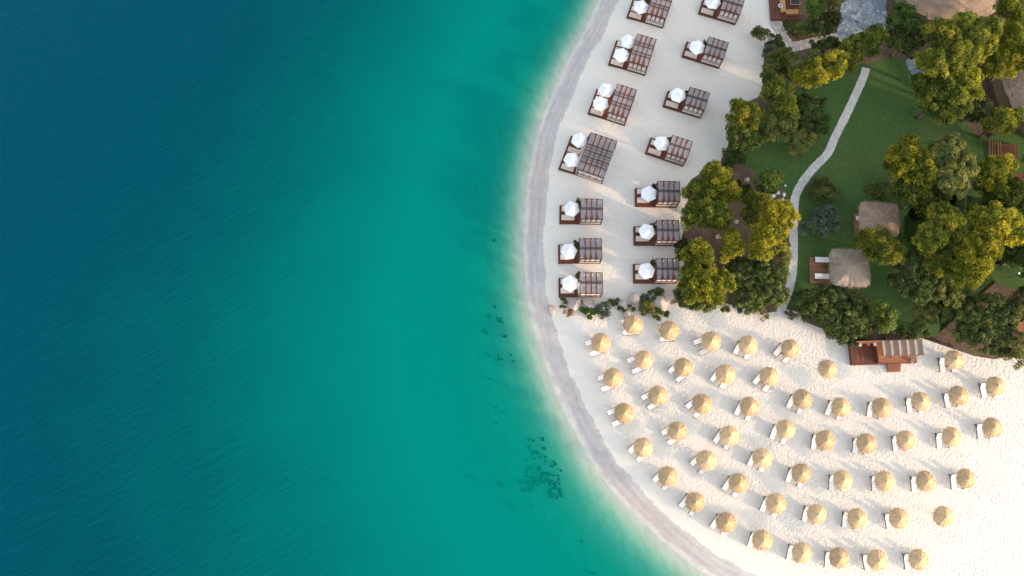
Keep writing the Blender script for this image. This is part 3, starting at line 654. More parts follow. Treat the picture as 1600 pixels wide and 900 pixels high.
# ------------------------------------------------------------------ boulders and plants at the beach divide
def boulder(px, py, rx, ry, hz, label, seed, sc=1.0, group=None, mat=None):
    bm = bmesh.new(); bmesh.ops.create_icosphere(bm, subdivisions=4, radius=1.0); r = np.random.default_rng(seed)
    pl = [(Vector(r.normal(size=3)).normalized(), 0.62+0.3*r.random()) for _ in range(14)]
    from mathutils import noise as mn
    for v in bm.verts:
        c = v.co.copy()
        for n_, d_ in pl:
            k = c.dot(n_)
            if k > d_: c -= n_*(k-d_)*0.85
        c *= 1+0.10*mn.noise(c*2.2+Vector((seed*3.1, 0, 0)))+0.04*mn.noise(c*7)
        v.co = Vector((c.x*rx/PXM, c.y*ry/PXM, c.z*hz))
    me = bpy.data.meshes.new('boulder'); bm.to_mesh(me); bm.free(); me.polygons.foreach_set('use_smooth', [True]*len(me.polygons)); me.materials.append(mat or M['rock'])
    o = bpy.data.objects.new('boulder' if rx > 6 else 'stone', me); COL.objects.link(o); p = P(px, py, GZ+hz*0.35); g = gz(p.x, p.y)
    o.location = (p.x, p.y, g+hz*0.35); o.rotation_euler = (0, 0, r.random()*6)
    return tag(o, label, 'boulder' if rx > 6 else 'stone', group)
BG = 'boulders dividing the two beaches'
boulder(862, 482, 9, 6.5, 0.5, 'small cream boulder on the wet sand nearest the water', 1, group=BG)
boulder(897, 476, 13, 11, 0.8, 'wide pale boulder just below the lowest seafront cabana', 2, group=BG)
boulder(920, 476, 14, 9, 0.75, 'darker flat boulder right of the pale one under the cabana', 3, group=BG)
boulder(974, 476, 10, 8, 0.6, 'grey boulder half hidden by small plants, mid divide', 4, group=BG)
boulder(992, 467, 10.5, 10.5, 0.95, 'tall pinkish boulder touching the mid divide shrubs', 5, group=BG)
boulder(1031, 473, 15, 13, 1.0, 'largest boulder, grey and angular, near the golden pine', 6, group=BG)
boulder(978, 489, 9, 6, 0.45, 'low pink boulder behind the first straw parasol', 7, group=BG)
SG = 'pale stones set in the garden soil'
for i, (px, py, r_, lb) in enumerate([(1208,306,5,'white garden stone, left of the cluster beside the golden pine'),(1215,301,5,'white garden stone, top of the cluster beside the golden pine'),
        (1225,304,4,'white garden stone, right of the cluster beside the golden pine'),(1223,312,3.5,'white garden stone, lowest of the cluster beside the golden pine'),
        (1227,290,2.6,'tiny white stone alone on the left lawn'),(1150,284,5,'pale stone in bare soil right of golden crowned pine'),(1167,281,5,'second pale stone nearer the lawn in the bare soil'),
        (1211,471,4,'cream stone on the grass tip beside the path end'),(1122,370,6,'grey stone in the soil left of the small golden pine'),(1094,373,5,'pale stone by the roots of the grey green pine'),(1150,346,5,'grey stone in bare soil under the mid green pine')]):
    boulder(px, py, r_, r_*0.72, 0.22, lb, 30+i, group=SG, mat=M['path'] if i < 5 else None)
plant(ST, 'shrub', 'spiky little plant above the pale boulder, nearest the sea', [(880,470,4.5,1),(879,480,3.5,.8)], 0.6, 'olive', (0.1, 0.6))
plant(ST, 'shrub', 'rusty red trailing plant below the pale boulder', [(886,486,6,1),(894,488,5,.9)], 0.35, 'dry', (0.2, 0.9), mat=m_leaf('rusty leaves', (0.16, 0.06, 0.03), (0.3, 0.13, 0.06), (0.4, 0.24, 0.12)))
plant(ST, 'shrub', 'round blue green shrub right of the dark flat boulder', [(942,484,10,1)], 1.1, 'grey', (0.0, 0.4))
plant(ST, 'shrub', 'dark trailing plant below the dark flat boulder', [(923,487,8,1),(914,484,6,.9),(921,494,4,.7)], 0.7, 'fresh', (0.0, 0.4))
plant(ST, 'shrub', 'thin low plant on bare sand in the gap of the divide', [(956,474,5,1),(963,471,4,1)], 0.5, 'olive', (0.0, 0.5))
plant(ST, 'shrub', 'little plant at the foot of the grey half hidden boulder', [(970,483,5,1),(986,482,5,1)], 0.6, 'olive', (0.0, 0.6))
plant(ST, 'shrub', 'yellow green rounded shrub below and left of the largest boulder', [(1010,482,11,1)], 1.2, 'olive', (0.2, 0.8))
plant(ST, 'shrub', 'blue green shrub behind the largest boulder, beside the pinkish one', [(1007,466,7,1),(1016,463,7,1)], 0.9, 'grey', (0.0, 0.4))
plant(ST, 'shrub', 'fresh low shrub under the largest boulder', [(1028,489,9,1),(1040,489,5,.7)], 0.7, 'fresh', (0.1, 0.7))
plant(ST, 'shrub', 'dark low plant above the largest boulder', [(1030,458,8,1)], 0.7, 'olive', (0.0, 0.5))
plant(ST, 'shrub', 'pale yellow feathery plant right of the largest boulder', [(1055,474,8,1),(1058,467,6,1)], 0.9, 'dry', (0.4, 1.0), mat=m_leaf('feathery leaves', (0.12, 0.13, 0.05), (0.24, 0.23, 0.10), (0.36, 0.33, 0.16)))

# seagrass on the bed
def seagrass():
    r = np.random.default_rng(5); C = []; RR = []
    spots = [(848,722,36,46,60),(838,750,28,14,26),(870,735,22,22,14),(856,775,18,8,8),(778,495,24,14,14),(756,518,6,5,4),(788,527,4,3,2),(777,560,14,6,6),(640,452,6,4,4),(780,756,10,3,6),(734,745,10,6,4),(760,715,4,3,2),
             (618,718,4,3,3),(648,606,3,3,2),(800,790,14,10,4),(808,560,12,30,5),(780,640,60,60,8),(690,860,50,24,10),(560,500,70,60,5),(480,190,14,12,3),(790,60,20,30,5),(818,152,3,5,2),(910,845,4,3,2),(930,898,5,3,3),(785,375,14,4,8),(778,402,6,4,3),(872,765,10,6,7)]
    for (px, py, ax, ay, n) in spots:
        for i in range(int(n*.7+.5)):
            p = P(px+r.normal()*ax*0.55, py+r.normal()*ay*0.55, -0.5); z = gz(p.x, p.y)
            if z > -0.42: continue
            rr = 0.06+0.22*r.random()**2.4
            for k in range(3): C.append((p.x+r.normal()*rr*0.9, p.y+r.normal()*rr*0.6, z+0.05)); RR.append(rr*(0.5+0.5*r.random()))
    o = leaf_mesh('seagrass', np.array(C), np.array(RR), 34, 0.22, 0.10, 'leaf', M['weed'], np.full(len(C), 0.5), None, 0.3, 9)
    o['kind'] = 'stuff'; o['label'] = 'dark seagrass tufts scattered on the pale sea bed'
seagrass()

# ------------------------------------------------------------------ cabanas
ORD = ['first', 'second', 'third', 'fourth', 'fifth', 'sixth', 'seventh', 'eighth', 'ninth', 'tenth', 'eleventh', 'twelfth']
def cabana(label, DX, DW, RL, RW, nstrip, slats, loc, rz, group):
    """deck DX long in front of a pergola RL x RW; local origin = front seaward corner, x runs inland"""
    t = thing('cabana', label, 'cabana', loc, rz, group); Ht = 2.75; X0 = DX
    d = MB().box(0.09, DX-0.003, 0.09, DW-0.09, 0.0, 0.24).box(DX, DX+RL-0.09, 0.09, RW-0.09, 0.0, 0.243); d.build('deck', M['deck'], t)
    e = MB(); e.box(0, 0.087, 0, DW, 0, 0.27).box(0.09, DX+RL, 0, 0.087, 0, 0.27).box(0.09, DX, DW-0.087, DW, 0, 0.27).box(DX+RL-0.087, DX+RL, 0.09, RW, 0, 0.27).box(DX, DX+RL-0.09, RW-0.087, RW, 0, 0.27)
    e.build('deck_edge', M['frame'], t)
    for (x, y) in ((X0+.07, .07), (X0+RL-.07, .07), (X0+RL-.07, RW-.07), (X0+.07, RW-.07)):
        MB().box(x-.065, x+.065, y-.065, y+.065, 0.27, Ht-0.14).build('post', M['frame'], t)
    rf = MB(); z0, z1 = Ht-.14, Ht
    rf.box(X0, X0+RL, 0, .11, z0, z1).box(X0, X0+RL, RW-.11, RW, z0, z1).box(X0, X0+.08, .113, RW-.113, z0, z1).box(X0+RL-.08, X0+RL, .113, RW-.113, z0, z1)
    rf.build('roof_frame', M['beam'], t)
    bays = nstrip; bw = (RL-.22)/bays
    rr_ = MB()
    for k in range(1, bays):
        x = X0+.11+bw*k; rr_.box(x-.11, x+.11, .113, RW-.113, z0+.03, z1-.02)
    rr_.build('rafters', M['rafter'], t)
    for k in range(bays):                 # cloth bands: narrow at the ends, bellied in the middle
        mb = MB(); n = 14; cx = X0+.11+bw*(k+.5); wide = bw*1.02
        for i in range(n+1):
            u = i/n; y = .04+(RW-.08)*u
            w = wide*(0.34+0.46*math.sin(math.pi*u)**0.9) if 0 < k < bays-1 else wide*(0.62+0.31*math.sin(math.pi*u))
            off = 0 if 0 < k < bays-1 else (-(wide-w)*0.5 if k == 0 else (wide-w)*0.5)
            sag = -0.07*math.sin(math.pi*u*2)**2
            for s_ in (-1, -.33, .33, 1): mb.v.append((cx+off+s_*w/2, y, z1+.028+sag*(1-abs(s_)*.6)+0.02*math.sin(k*3+i)))
        for i in range(n):
            for j in range(3): a = i*4+j; mb.f.append((a, a+1, a+5, a+4))
        mb.build('shade_cloth', M['shade'], t, True)
    sl = MB()
    for u in slats:
        y = RW*u; sl.box(X0-.03, X0+RL+.03, y-.02, y+.02, z1+.055, z1+.105)
    sl.build('roof_slats', M['beam'], t)
    for y, sg in ((0.07, 1), (RW-.07, -1)):       # open timber lattice hung with white drapes
        lm = MB(); xa, xb = X0+.14, X0+RL-.14; L = xb-xa; yo = y-sg*.05
        for z, q_ in ((0.42, .03), (1.05, .03), (1.40, .03), (2.50, .04)): lm.box(xa, xb, yo-.02, yo+.02, z-q_, z+q_)
        nv = 8
        for k in range(1, nv): x = xa+L*k/nv; lm.box(x-.018, x+.018, yo-.016, yo+.016, .27, 1.37)
        for k in range(4):
            a = xa+L*k/4; b = xa+L*(k+1)/4; m_ = (a+b)/2
            lm.bar((a+.03, yo, 1.43), (m_-.02, yo, 2.46), .035, .03); lm.bar((b-.03, yo, 1.43), (m_+.02, yo, 2.46), .035, .03)
        lm.build('lattice_panel', M['frame'], t)
        for k in range(4):
            a = xa+L*k/4+.03; b = xa+L*(k+1)/4-.03; m_ = (a+b)/2; cu = MB(); n = 8
            for i in range(n+1):
                u = i/n; z = 2.58-2.26*u; w = (0.42+0.58*min(1, (u/.40)))*(b-a)/2
                for j in range(7):
                    q = -1+j/3; cu.v.append((m_+q*w, y-sg*(.004-.016*math.sin(j*2.6)-.03*u*0), z))
            for i in range(n):
                for j in range(6): q = i*7+j; cu.f.append((q, q+1, q+8, q+7))
            cu.build('drape', M['curtain'], t, True)
    return t
def daybed(label, loc, rz, L=1.75, Wd=0.72, group=None):
    t = thing('daybed', label, 'daybed', loc, rz, group)
    MB().box(.05, L-.05, .04, Wd-.04, 0, .10).build('base', M['frame'], t)
    MB().box(0, L, 0, Wd, .10, .26).build('mattress', M['cream'], t, bevel=.035)
    MB().box(L-.38, L-.06, .07, Wd-.07, .26, .36).build('pillow', M['cream'], t, bevel=.03)
    return t
def white_parasol(label, loc, rz, group, Rr=1.22, h=2.45):
    t = thing('canvas_parasol', label, 'parasol', loc, rz, group); n = 6; mb = MB()
    K = 6
    for i in range(K+1):
        u = i/K; r = Rr*u
        for j in range(n*4):
            a = 2*math.pi*j/(n*4); seg = (j % 4)/4; edge = math.cos(math.pi/n)/math.cos((seg-.5)*2*math.pi/n)
            z = h-.40*u**1.15 - .03*u*math.sin(math.pi*seg)
            mb.v.append((r*edge*math.cos(a), r*edge*math.sin(a), z))
    for i in range(K):
        for j in range(n*4): q = (j+1) % (n*4); mb.f.append((i*n*4+j, i*n*4+q, (i+1)*n*4+q, (i+1)*n*4+j))
    c = mb.build('canopy', M['canvas'], t)
    v = MB(); v.lathe([(0.0, h+.075), (.16, h+.04), (.26, h-.03), (.27, h-.06)], 12); v.build('vent_cap', M['canvas'], c)
    MB().tube((0, 0, .05), (0, 0, h-.02), .028, .028, 8).build('pole', M['steel'], t)
    rb = MB()
    for k in range(6):
        a = 2*math.pi*k/6; rb.bar((0, 0, h-.08), (Rr*.97*math.cos(a), Rr*.97*math.sin(a), h-.535), .025)
    rb.build('ribs', M['steel'], t)
    MB().lathe([(0.0, .09), (.05, .09), (.26, .06), (.28, 0.0), (0, 0)], 16).build('base', M['dark'], t, True)
    return t
def potted_plant(label, loc, group, seed, s=1.0):
    t = thing('potted_plant', label, 'potted plant', loc, 0, group)
    MB().lathe([(0, 0), (.15, 0), (.21, .38), (.18, .38), (.16, .33), (0, .33)], 14).build('pot', M['dark'], t, True)
    r = np.random.default_rng(seed); C = np.array([(r.normal()*.16*s, r.normal()*.22*s, .62+r.random()*.5) for _ in range(9)])
    leaf_mesh('foliage', C, np.full(9, .24*s), 45, .22, .11, 'leaf', M['laurel'], np.full(9, .3), t, .9, seed)
    return t
CG = 'timber beach cabanas'; DG = 'cream daybeds on the cabana decks'; WG = 'white hexagonal parasols'; PG = 'potted plants beside the cabanas'
SINGLE_S = [.455, .50, .545]; DOUBLE_S = [.27, .295, .37, .395, .60, .625, .70, .725]; LARGE_S = [.20, .22, .30, .36, .38, .45, .51, .53, .60, .67, .69]
CAB = [ # corner px, angle, size, phrase, parasols px, plant
 ((978.7,27.3),19,'D','the topmost two bay cabana',[(1002,9.3)],(1011,2)),
 ((950,101.3),18.5,'D','the second two bay cabana',[(982.7,63.3),(971.3,84.7)],None),
 ((918,178),19.8,'D','the third two bay cabana',[(947.7,139.5),(939,160.7)],(960.5,144)),
 ((872.2,264),20.5,'L','the biggest cabana',[(905.5,218),(893.5,248.5)],(920.5,216)),
 ((874,349.8),1.5,'S','the first small seafront cabana',[(893.4,325.4)],(904,318)),
 ((872.3,411.7),0.3,'S','the second small seafront cabana',[(889,391.7)],(901.5,380.5)),
 ((872.9,464.3),0.3,'S','the lowest seafront cabana',[(891,442.3)],(902.5,432)),
 ((1090.5,22),19,'s','the topmost landward cabana',[(1114.5,2)],(1128,3)),
 ((1064.7,89.3),19.5,'s','the second landward cabana',[(1090,72.5)],(1102,68)),
 ((1035,167),19,'s','the third landward cabana',[(1060,147.5)],(1073.5,146.5)),
 ((1007.5,240.5),20,'s','the fourth landward cabana',[(1034.5,223)],(1046.5,220)),
 ((992,323.3),1.5,'S','the fifth landward cabana',[(1014.3,301.7)],(1022.5,292)),
 ((990,383.7),1,'S','the sixth landward cabana',[(1011.3,361)],(1020,352.5)),
 ((989.3,443),0.8,'S','the lowest landward cabana',[(1010.7,422.5)],(1019,413)),
]
LOOK = {'D':'two bay slatted roof', 'L':'widest slatted roof and two parasols', 'S':'grey cloth roof set square to the sea', 's':'grey cloth roof set slantwise'}
for i, (c, ang, sz, ph, pars, pl) in enumerate(CAB):
    base = P(c[0], c[1], GZ+.1); g = gz(base.x, base.y); base.z = g; rz = -R(ang)
    if i < 4: lab = ['brown two bay cabana cut by the top edge, nearest the water', 'brown two bay cabana, second from the top along the water', 'brown two bay cabana, third along the water, above the biggest one', 'biggest brown cabana, with the longest slatted roof and two white parasols'][i]
    elif i < 7: lab = ['small square set cabana nearest the sea, directly below the biggest cabana', 'small seafront cabana in the middle of the three below the biggest', 'small sunlit seafront cabana just above the boulders'][i-4]
    else: lab = f'{ORD[i-7]} small brown cabana from the top in the landward column'
    if sz in 'Ss':
        DX, DW, RL, RW = (2.62, 2.6, 2.95, 2.78) if sz == 'S' else (2.58, 2.45, 2.85, 2.66); ns, sl = 4, SINGLE_S; ys_ = [.5, 1.72] if sz == 'S' else [.22, 1.45]
    elif sz == 'D': DX, DW, RL, RW = 2.6, 3.95, 2.78, 4.35; ns, sl = 4, DOUBLE_S; ys_ = [.2, 1.15, 2.1, 3.05]
    else: DX, DW, RL, RW = 2.55, 5.2, 3.75, 5.55; ns, sl = 5, LARGE_S; ys_ = [.25, 1.45, 2.85, 4.2]
    cabana(lab, DX, DW, RL, RW, ns, sl, base, rz, CG)
    m3 = Matrix.Translation(base) @ Matrix.Rotation(rz, 4, 'Z')
    for k, y in enumerate(ys_):
        w = ['front', 'inner', 'third', 'rear'][k] if len(ys_) > 2 else ['front', 'rear'][k]
        daybed(f'cream mattress daybed, {w} one on the deck of {ph}', m3 @ Vector((.27, y, .243)), rz, group=DG)
    for k, (px, py) in enumerate(pars):
        q = P(px, py, g+2.45+.1); w = '' if len(pars) == 1 else ['upper ', 'lower '][k]
        white_parasol(f'{w}white hexagonal canvas parasol on the deck of {ph}', (q.x, q.y, g+.243), R(10+23*i+40*k), WG, 1.13)
    if pl:
        q = P(pl[0], pl[1], g+.9); potted_plant(f'dark potted plant beside the pergola of {ph}', (q.x, q.y, g+.0), PG, 50+i)

# ------------------------------------------------------------------ straw parasols and loungers
def straw_canopy(seed, Rr=1.17, h=2.62, drop=.62, ns=15):
    r = np.random.default_rng(seed); mb = MB(); n = ns*4; K = 7
    ph = r.random(ns)*.05; offs = [r.normal()*.02 for _ in range(n)]
    for i in range(K+1):
        u = i/K
        for j in range(n):
            a = 2*math.pi*j/n; k = (j//4) % ns; s_ = (j % 4)/4
            rr = Rr*u*(1+(.012*math.sin(9*a+seed)+offs[j])*u)
            z = h-drop*(u**1.12)+0.02*math.sin(math.pi*s_)*u-ph[k]*u
            mb.v.append((rr*math.cos(a), rr*math.sin(a), z))
    for i in range(K):
        for j in range(n): q = (j+1) % n; mb.f.append((i*n+j, i*n+q, (i+1)*n+q, (i+1)*n+j))
    for j in range(230):            # loose straw ends at the rim and stray stalks on the slope
        a = r.random()*2*math.pi; r0 = Rr*(.86 if j < 160 else .25+.6*r.random()); L = .22+.16*r.random()
        da = r.normal()*.06; z0 = h-drop*((r0/Rr)**1.12)+.035; w = .016
        c, s_ = math.cos(a), math.sin(a); c2, s2 = math.cos(a+da), math.sin(a+da)
        z1 = z0-drop*L/Rr-(.05 if j < 160 else -.015)
        mb.add([(r0*c-w*s_, r0*s_+w*c, z0), (r0*c+w*s_, r0*s_-w*c, z0), ((r0+L)*c2+w*.5*s2, (r0+L)*s2-w*.5*c2, z1), ((r0+L)*c2-w*.5*s2, (r0+L)*s2+w*.5*c2, z1)], [(0, 1, 2, 3)])
    return mb
protos = []
def straw_parasol(seed):
    t = thing('straw_parasol', '', 'parasol', (0, 0, 0), 0, 'straw parasols on the beach')
    c = straw_canopy(seed).build('canopy', M['straw'], t)
    MB().lathe([(0, 2.74), (.05, 2.73), (.12, 2.64), (.15, 2.56)], 12).build('cap', M['straw'], c)
    MB().tube((0, 0, -.1), (0, 0, 2.56), .05, .045, 10).build('pole', M['pole'], t)
    rb = MB()
    for k in range(8):
        a = math.pi/4*k; rb.bar((0, 0, 2.53), (1.1*math.cos(a), 1.1*math.sin(a), 1.985), .03)
    rb.build('ribs', M['pole'], t)
    return t
def lounger():
    t = thing('sun_lounger', '', 'sun lounger', (0, 0, 0), 0, 'white cushioned loungers under straw parasols')
    # x runs to the foot end; length 2, width .7
    f = MB(); f.box(-1.0, 1.0, -.35, -.295, .27, .35).box(-1.0, 1.0, .295, .35, .27, .35)
    for x in (-.9, -.3, .3, .94): f.box(x-.03, x+.03, -.293, .293, .275, .335)
    f.build('frame', M['loungerwood'], t)
    for x in (-.92, .9):
        for y in (-.322, .322): MB().box(x-.04, x+.04, y-.03, y+.03, -.05, .268).build('leg', M['loungerwood'], t)
    MB().box(-.36, 1.0, -.30, .30, .352, .44).build('mattress', M['cushion'], t, bevel=.025)
    a = R(36); Mx = Matrix.Translation((-.36, 0, .345)) @ Matrix.Rotation(a, 4, 'Y')
    b = MB(); b.box(-.80, 0, -.33, .33, -.03, .012, Mx); b.bar((-.72, -.31, .31), Mx @ Vector((-.60, -.31, -.03)), .035).bar((-.72, .31, .31), Mx @ Vector((-.60, .31, -.03)), .035)
    br = b.build('backrest', M['loungerwood'], t)
    MB().box(-.78, -.01, -.30, .30, .014, .095, Mx).build('back_cushion', M['cushion'], br, bevel=.022)
    return t
ROWS = [
 [(939,535,.34,-.94),(958,590,.35,-.94),(975,645,.36,-.93),(1006,699.5,.66,-.75),(1045,745,.72,-.69),(1087,784,.79,-.61),(1136,816,.83,-.55),(1192,844.5,.93,-.36),(1253,864,.95,-.31),(1312,872.5,.99,-.13),(1372,875,1,.06),(1437.5,875,1,-.01)],
 [(988,506.5,.06,-1),(1006,562,.36,-.93),(1028,618,.5,-.86),(1060,673,.52,-.85),(1104.5,720,.68,-.73),(1155,755.5,.80,-.6),(1213,787,.91,-.41),(1277.5,803,.95,-.31),(1340,811,.97,-.22),(1407,809.5,1,.05),(1476,806.5,None,None)],
 [(1047,516,.03,-1),(1068.7,574,.66,-.75),(1097.5,630,.62,-.78),(1140,680,.81,-.58),(1193,715,.9,-.44),(1253.5,740,.91,-.42),(1318,750,.99,-.1),(1385,751,1,0),(1448,751,1,0),(1511,748,1,.05)],
 [(1111.5,532,.41,-.91),(1134.5,584,.78,-.62),(1172,634.5,.88,-.47),(1228,671,.91,-.42),(1290.5,687.5,.97,-.22),(1356,692.7,.98,-.2),(1418,688,1,0),(1488,683,1,-.02),(1552.5,667.5,1,0)],
 [(1170,538,.88,-.47),(1203,588.5,.78,-.62),(1255,624,.86,-.51),(1315,635,.92,-.39),(1379,636,.98,-.2),(1440,627,1,0),(1500,618.5,1,.08),(1558,603,1,.03)],
 [(1235.5,543.5,.74,-.67),(1293.7,577,None,None),(1492,562,1,.05)]]
RN = ['first row from the sea', 'second row from the sea', 'third row from the sea', 'fourth row from the sea', 'fifth row from the sea', 'short row nearest the garden']
TABLES = {(1068.7,574),(1111.5,532),(1203,588.5),(1315,635),(1558,603),(1492,562),(1440,627),(1170,538),(1235.5,543.5),(1134.5,584),(1253.5,740),(1312,872.5),(1006,562)}
NO_TABLE = None
lp = lounger(); lp.scale = (.92, 1.04, 1); pp = [straw_parasol(s_) for s_ in (11, 12, 13, 14)]
used = set(); first_l = [True]
def side_table(label, loc, rz):
    t = thing('side_table', label, 'side table', loc, rz, 'small side tables between loungers')
    MB().lathe([(0, .40), (.20, .40), (.21, .38), (.20, .36), (0, .36)], 16).build('table_top', M['loungerwood'], t)
    for k in range(3):
        a = 2*math.pi*k/3; MB().tube((.15*math.cos(a), .15*math.sin(a), -.03), (.1*math.cos(a), .1*math.sin(a), .37), .018, .018, 6).build('leg', M['loungerwood'], t)
    return t
for ri, row in enumerate(ROWS):
    for ci, (px, py, dyi, dxi) in enumerate(row):
        q = P(px, py, GZ+2.3); g = gz(q.x, q.y); loc = (q.x, q.y, g)
        nm = f'{ORD[ci]} parasol'; rn = RN[ri]
        extra = '' if dyi is not None else ' with no loungers below'
        lab = f'round straw parasol, {ORD[ci]} from the boulders in the {rn}' if ri < 5 else ['straw parasol right of the path end, two loungers at its foot', 'straw parasol with no loungers, between path end and beach bar', 'straw parasol beside the dark evergreens, right of the beach bar'][ci]
        if ri == 1 and ci == 10: lab = 'straw parasol with no loungers, last in the second row from the sea'
        if ri == 4: lab = f'round straw parasol, {ORD[ci]} from the path end in the {rn}'
        v = (ri*3+ci) % 4; rz = random.uniform(0, 6.28); sc = random.uniform(.97, 1.05)
        if v not in used:
            t = pp[v]; used.add(v); t.location = loc; t.rotation_euler = (random.uniform(-.03, .03), random.uniform(-.03, .03), rz); t['label'] = lab
        else:
            t = copy_thing(pp[v], loc, rz, lab); t.rotation_euler = (random.uniform(-.035, .035), random.uniform(-.035, .035), rz)
        t.scale = (sc, sc, 1)
        if dyi is None: continue
        d = Vector((dxi, -dyi, 0)).normalized(); n = Vector((-d.y, d.x, 0))    # n: left hand when looking to the foot
        for s_, side in ((1, 'left'), (-1, 'right')):
            off = .70 if dxi < -.8 else (.55 if dxi < -.4 else .40)
            if ri == 1 and ci == 0: off = .05
            if ri == 2 and ci == 0: off = .12
            c = q + d*(off+random.uniform(-.05, .05)) + n*(s_*.74+.06)
            if ri == 1 and ci == 0: c = q+d*.1+n*s_*.72
            # picture side: name by what one sees
            img = 'seaward' if (n*s_).x < 0 else 'landward'
            if abs(n.x) < .55: img = 'upper' if (n*s_).y > 0 else 'lower'
            ll_ = f'{img} white lounger under the {ORD[ci]} parasol of the {rn}' if ri < 5 else f'{img} white lounger under the {["left hand", "", "right hand"][ci]} parasol of the {rn}'
            a = math.atan2(d.y, d.x)+random.uniform(-.05, .05)
            cl = (c.x, c.y, gz(c.x, c.y))
            if first_l[0]:
                lp.location = cl; lp.rotation_euler = (0, 0, a); lp['label'] = ll_; first_l[0] = False
            else: copy_thing(lp, cl, a, ll_)
            if (px, py) == (1340, 811) and s_ == -1:
                Mx = Matrix.Translation((-.36, 0, .345)) @ Matrix.Rotation(R(36), 4, 'Y')
                tw = MB().box(-.80, -.30, -.31, .31, .098, .125, Mx).build('towel', M['towel']); tw.location = cl; tw.rotation_euler = (0, 0, a)
                tag(tw, 'rust coloured towel over the head end of a lounger in the second row', 'towel')
        if (px, py) in TABLES:
            c = q + d*.55; side_table(f'small dark side table between loungers, {ORD[ci]} parasol, {rn}', (c.x, c.y, gz(c.x, c.y)), random.random())
# a stick left in the sand
a = P(1222, 615, GZ+.05); b = P(1235, 612.5, GZ+.35)
tag(MB().tube(a, b, .03, .02, 6).build('stick', M['steel']), 'thin grey stick left beside a fifth row lounger', 'stick')

# ------------------------------------------------------------------ gazebos and thatched roofs
def thatch_roof(hx, hy, rim, apex, power, seed, mat, n=96, K=10, skirt=.22, strands=500):
    """hx, hy: half sizes; power: 2 = round, higher = squarer with rounded corners"""
    r = np.random.default_rng(seed); mb = MB()
    def outline(a):
        c, s_ = abs(math.cos(a)), abs(math.sin(a)); return 1/((c/hx)**power+(s_/hy)**power)**(1/power)
    def pt(a, u):
        rr = outline(a)*u; z = rim+(apex-rim)*(1-u**1.25)
        z += .05*math.sin(7*a+seed)*u+.03*math.sin(19*a)*u
        return (rr*math.cos(a), rr*math.sin(a), z)
    for i in range(K+1):
        for j in range(n):
            a = 2*math.pi*j/n; p = pt(a, i/K); k = 1+(r.normal()*.008 if i == K else 0)
            mb.v.append((p[0]*k, p[1]*k, p[2]))
    for j in range(n):
        p = mb.v[K*n+j]; mb.v.append((p[0]*.985, p[1]*.985, p[2]-skirt*(.8+.4*r.random())))
    for i in range(K+1):
        for j in range(n): q = (j+1) % n; mb.f.append((i*n+j, i*n+q, (i+1)*n+q, (i+1)*n+j))
    for k in range(strands):
        a = r.random()*2*math.pi; u = .93 if k < strands*.5 else r.random()**.5*.9; L = (.28+.25*r.random())/outline(a); da = r.normal()*.02
        p0 = Vector(pt(a, u))+Vector((0, 0, .03)); p1 = Vector(pt(a+da, u+L))+Vector((0, 0, .05 if u < .9 else -.04)); w = Vector((-math.sin(a), math.cos(a), 0))*.02
        mb.add([p0-w, p0+w, p1+w*.4, p1-w*.4], [(0, 1, 2, 3)])
    return mb
def gazebo(label, px, py, rz, hx, hy, mat, seed, floor, rim=2.45, apex=3.35):
    c = P(px, py, GZ+2.6); t = thing('thatched_gazebo', label, 'gazebo', (c.x, c.y, GZ), rz)
    thatch_roof(hx, hy, rim, apex, 6.5, seed, mat).build('roof', mat, t)
    x0, x1, y0, y1 = floor
    MB().box(x0, x1, y0, y1, 0, .28).build('deck', M['tandeck'], t)
    for sx in (-1, 1):
        for sy in (-1, 1): MB().tube((sx*(hx-.45), sy*(hy-.45), .28), (sx*(hx-.45), sy*(hy-.45), rim+.12), .09, .08, 10).build('post', M['pole'], t)
    b = MB(); e = .45
    for sy in (-1, 1): b.bar((-hx+e, sy*(hy-e), rim-.02), (hx-e, sy*(hy-e), rim-.02), .12)
    for sx in (-1, 1): b.bar((sx*(hx-e), -hy+e+.07, rim-.02), (sx*(hx-e), hy-e-.07, rim-.02), .12)
    b.build('beams', M['pole'], t)
    return t, c
g1, c1 = gazebo('upper square gazebo with brown weathered reed roof, no open deck', 1374.5, 342, R(-4), 2.52, 2.3, M['reedwarm'], 3, (-2.3, 2.0, -1.3, 1.4))
g2, c2 = gazebo('lower square gazebo with sunlit reed roof and open timber deck', 1328.5, 418, R(-3), 2.5, 2.45, M['reed'], 4, (-4.3, 1.9, -1.75, 1.72))
m2 = Matrix.Translation((c2.x, c2.y, GZ)) @ Matrix.Rotation(R(-3), 4, 'Z')
for lab, (px, py) in (('upper white lounger on the open deck of the lower gazebo', (1285.5, 405.5)), ('lower white lounger on the open deck of the lower gazebo', (1284.8, 431.3))):
    q = P(px, py, GZ+.7); t = thing('deck_lounger', lab, 'sun lounger', (q.x, q.y, GZ+.28), R(177), 'loungers on the gazebo deck')
    f = MB(); f.box(-.92, .92, -.36, .36, .18, .25).build('frame', M['loungerwood'], t)
    for x in (-.8, .8):
        for y in (-.3, .3): MB().box(x-.035, x+.035, y-.035, y+.035, 0, .178).build('leg', M['loungerwood'], t)
    MB().box(-.34, .92, -.35, .35, .252, .35).build('mattress', M['canvas'], t, bevel=.025)
    Mx = Matrix.Translation((-.36, 0, .26)) @ Matrix.Rotation(R(18), 4, 'Y'); MB().box(-.58, 0, -.35, .35, 0, .10, Mx).build('backrest', M['canvas'], t, bevel=.025)
q = P(1291, 416, GZ+.6); t = thing('deck_table', 'small square brown table between the two deck loungers', 'side table', (q.x, q.y, GZ+.28), 0)
MB().box(-.3, .3, -.24, .24, .32, .37).build('table_top', M['frame'], t)
for x in (-.25, .25):
    for y in (-.19, .19): MB().box(x-.025, x+.025, y-.025, y+.025, 0, .318).build('leg', M['frame'], t)
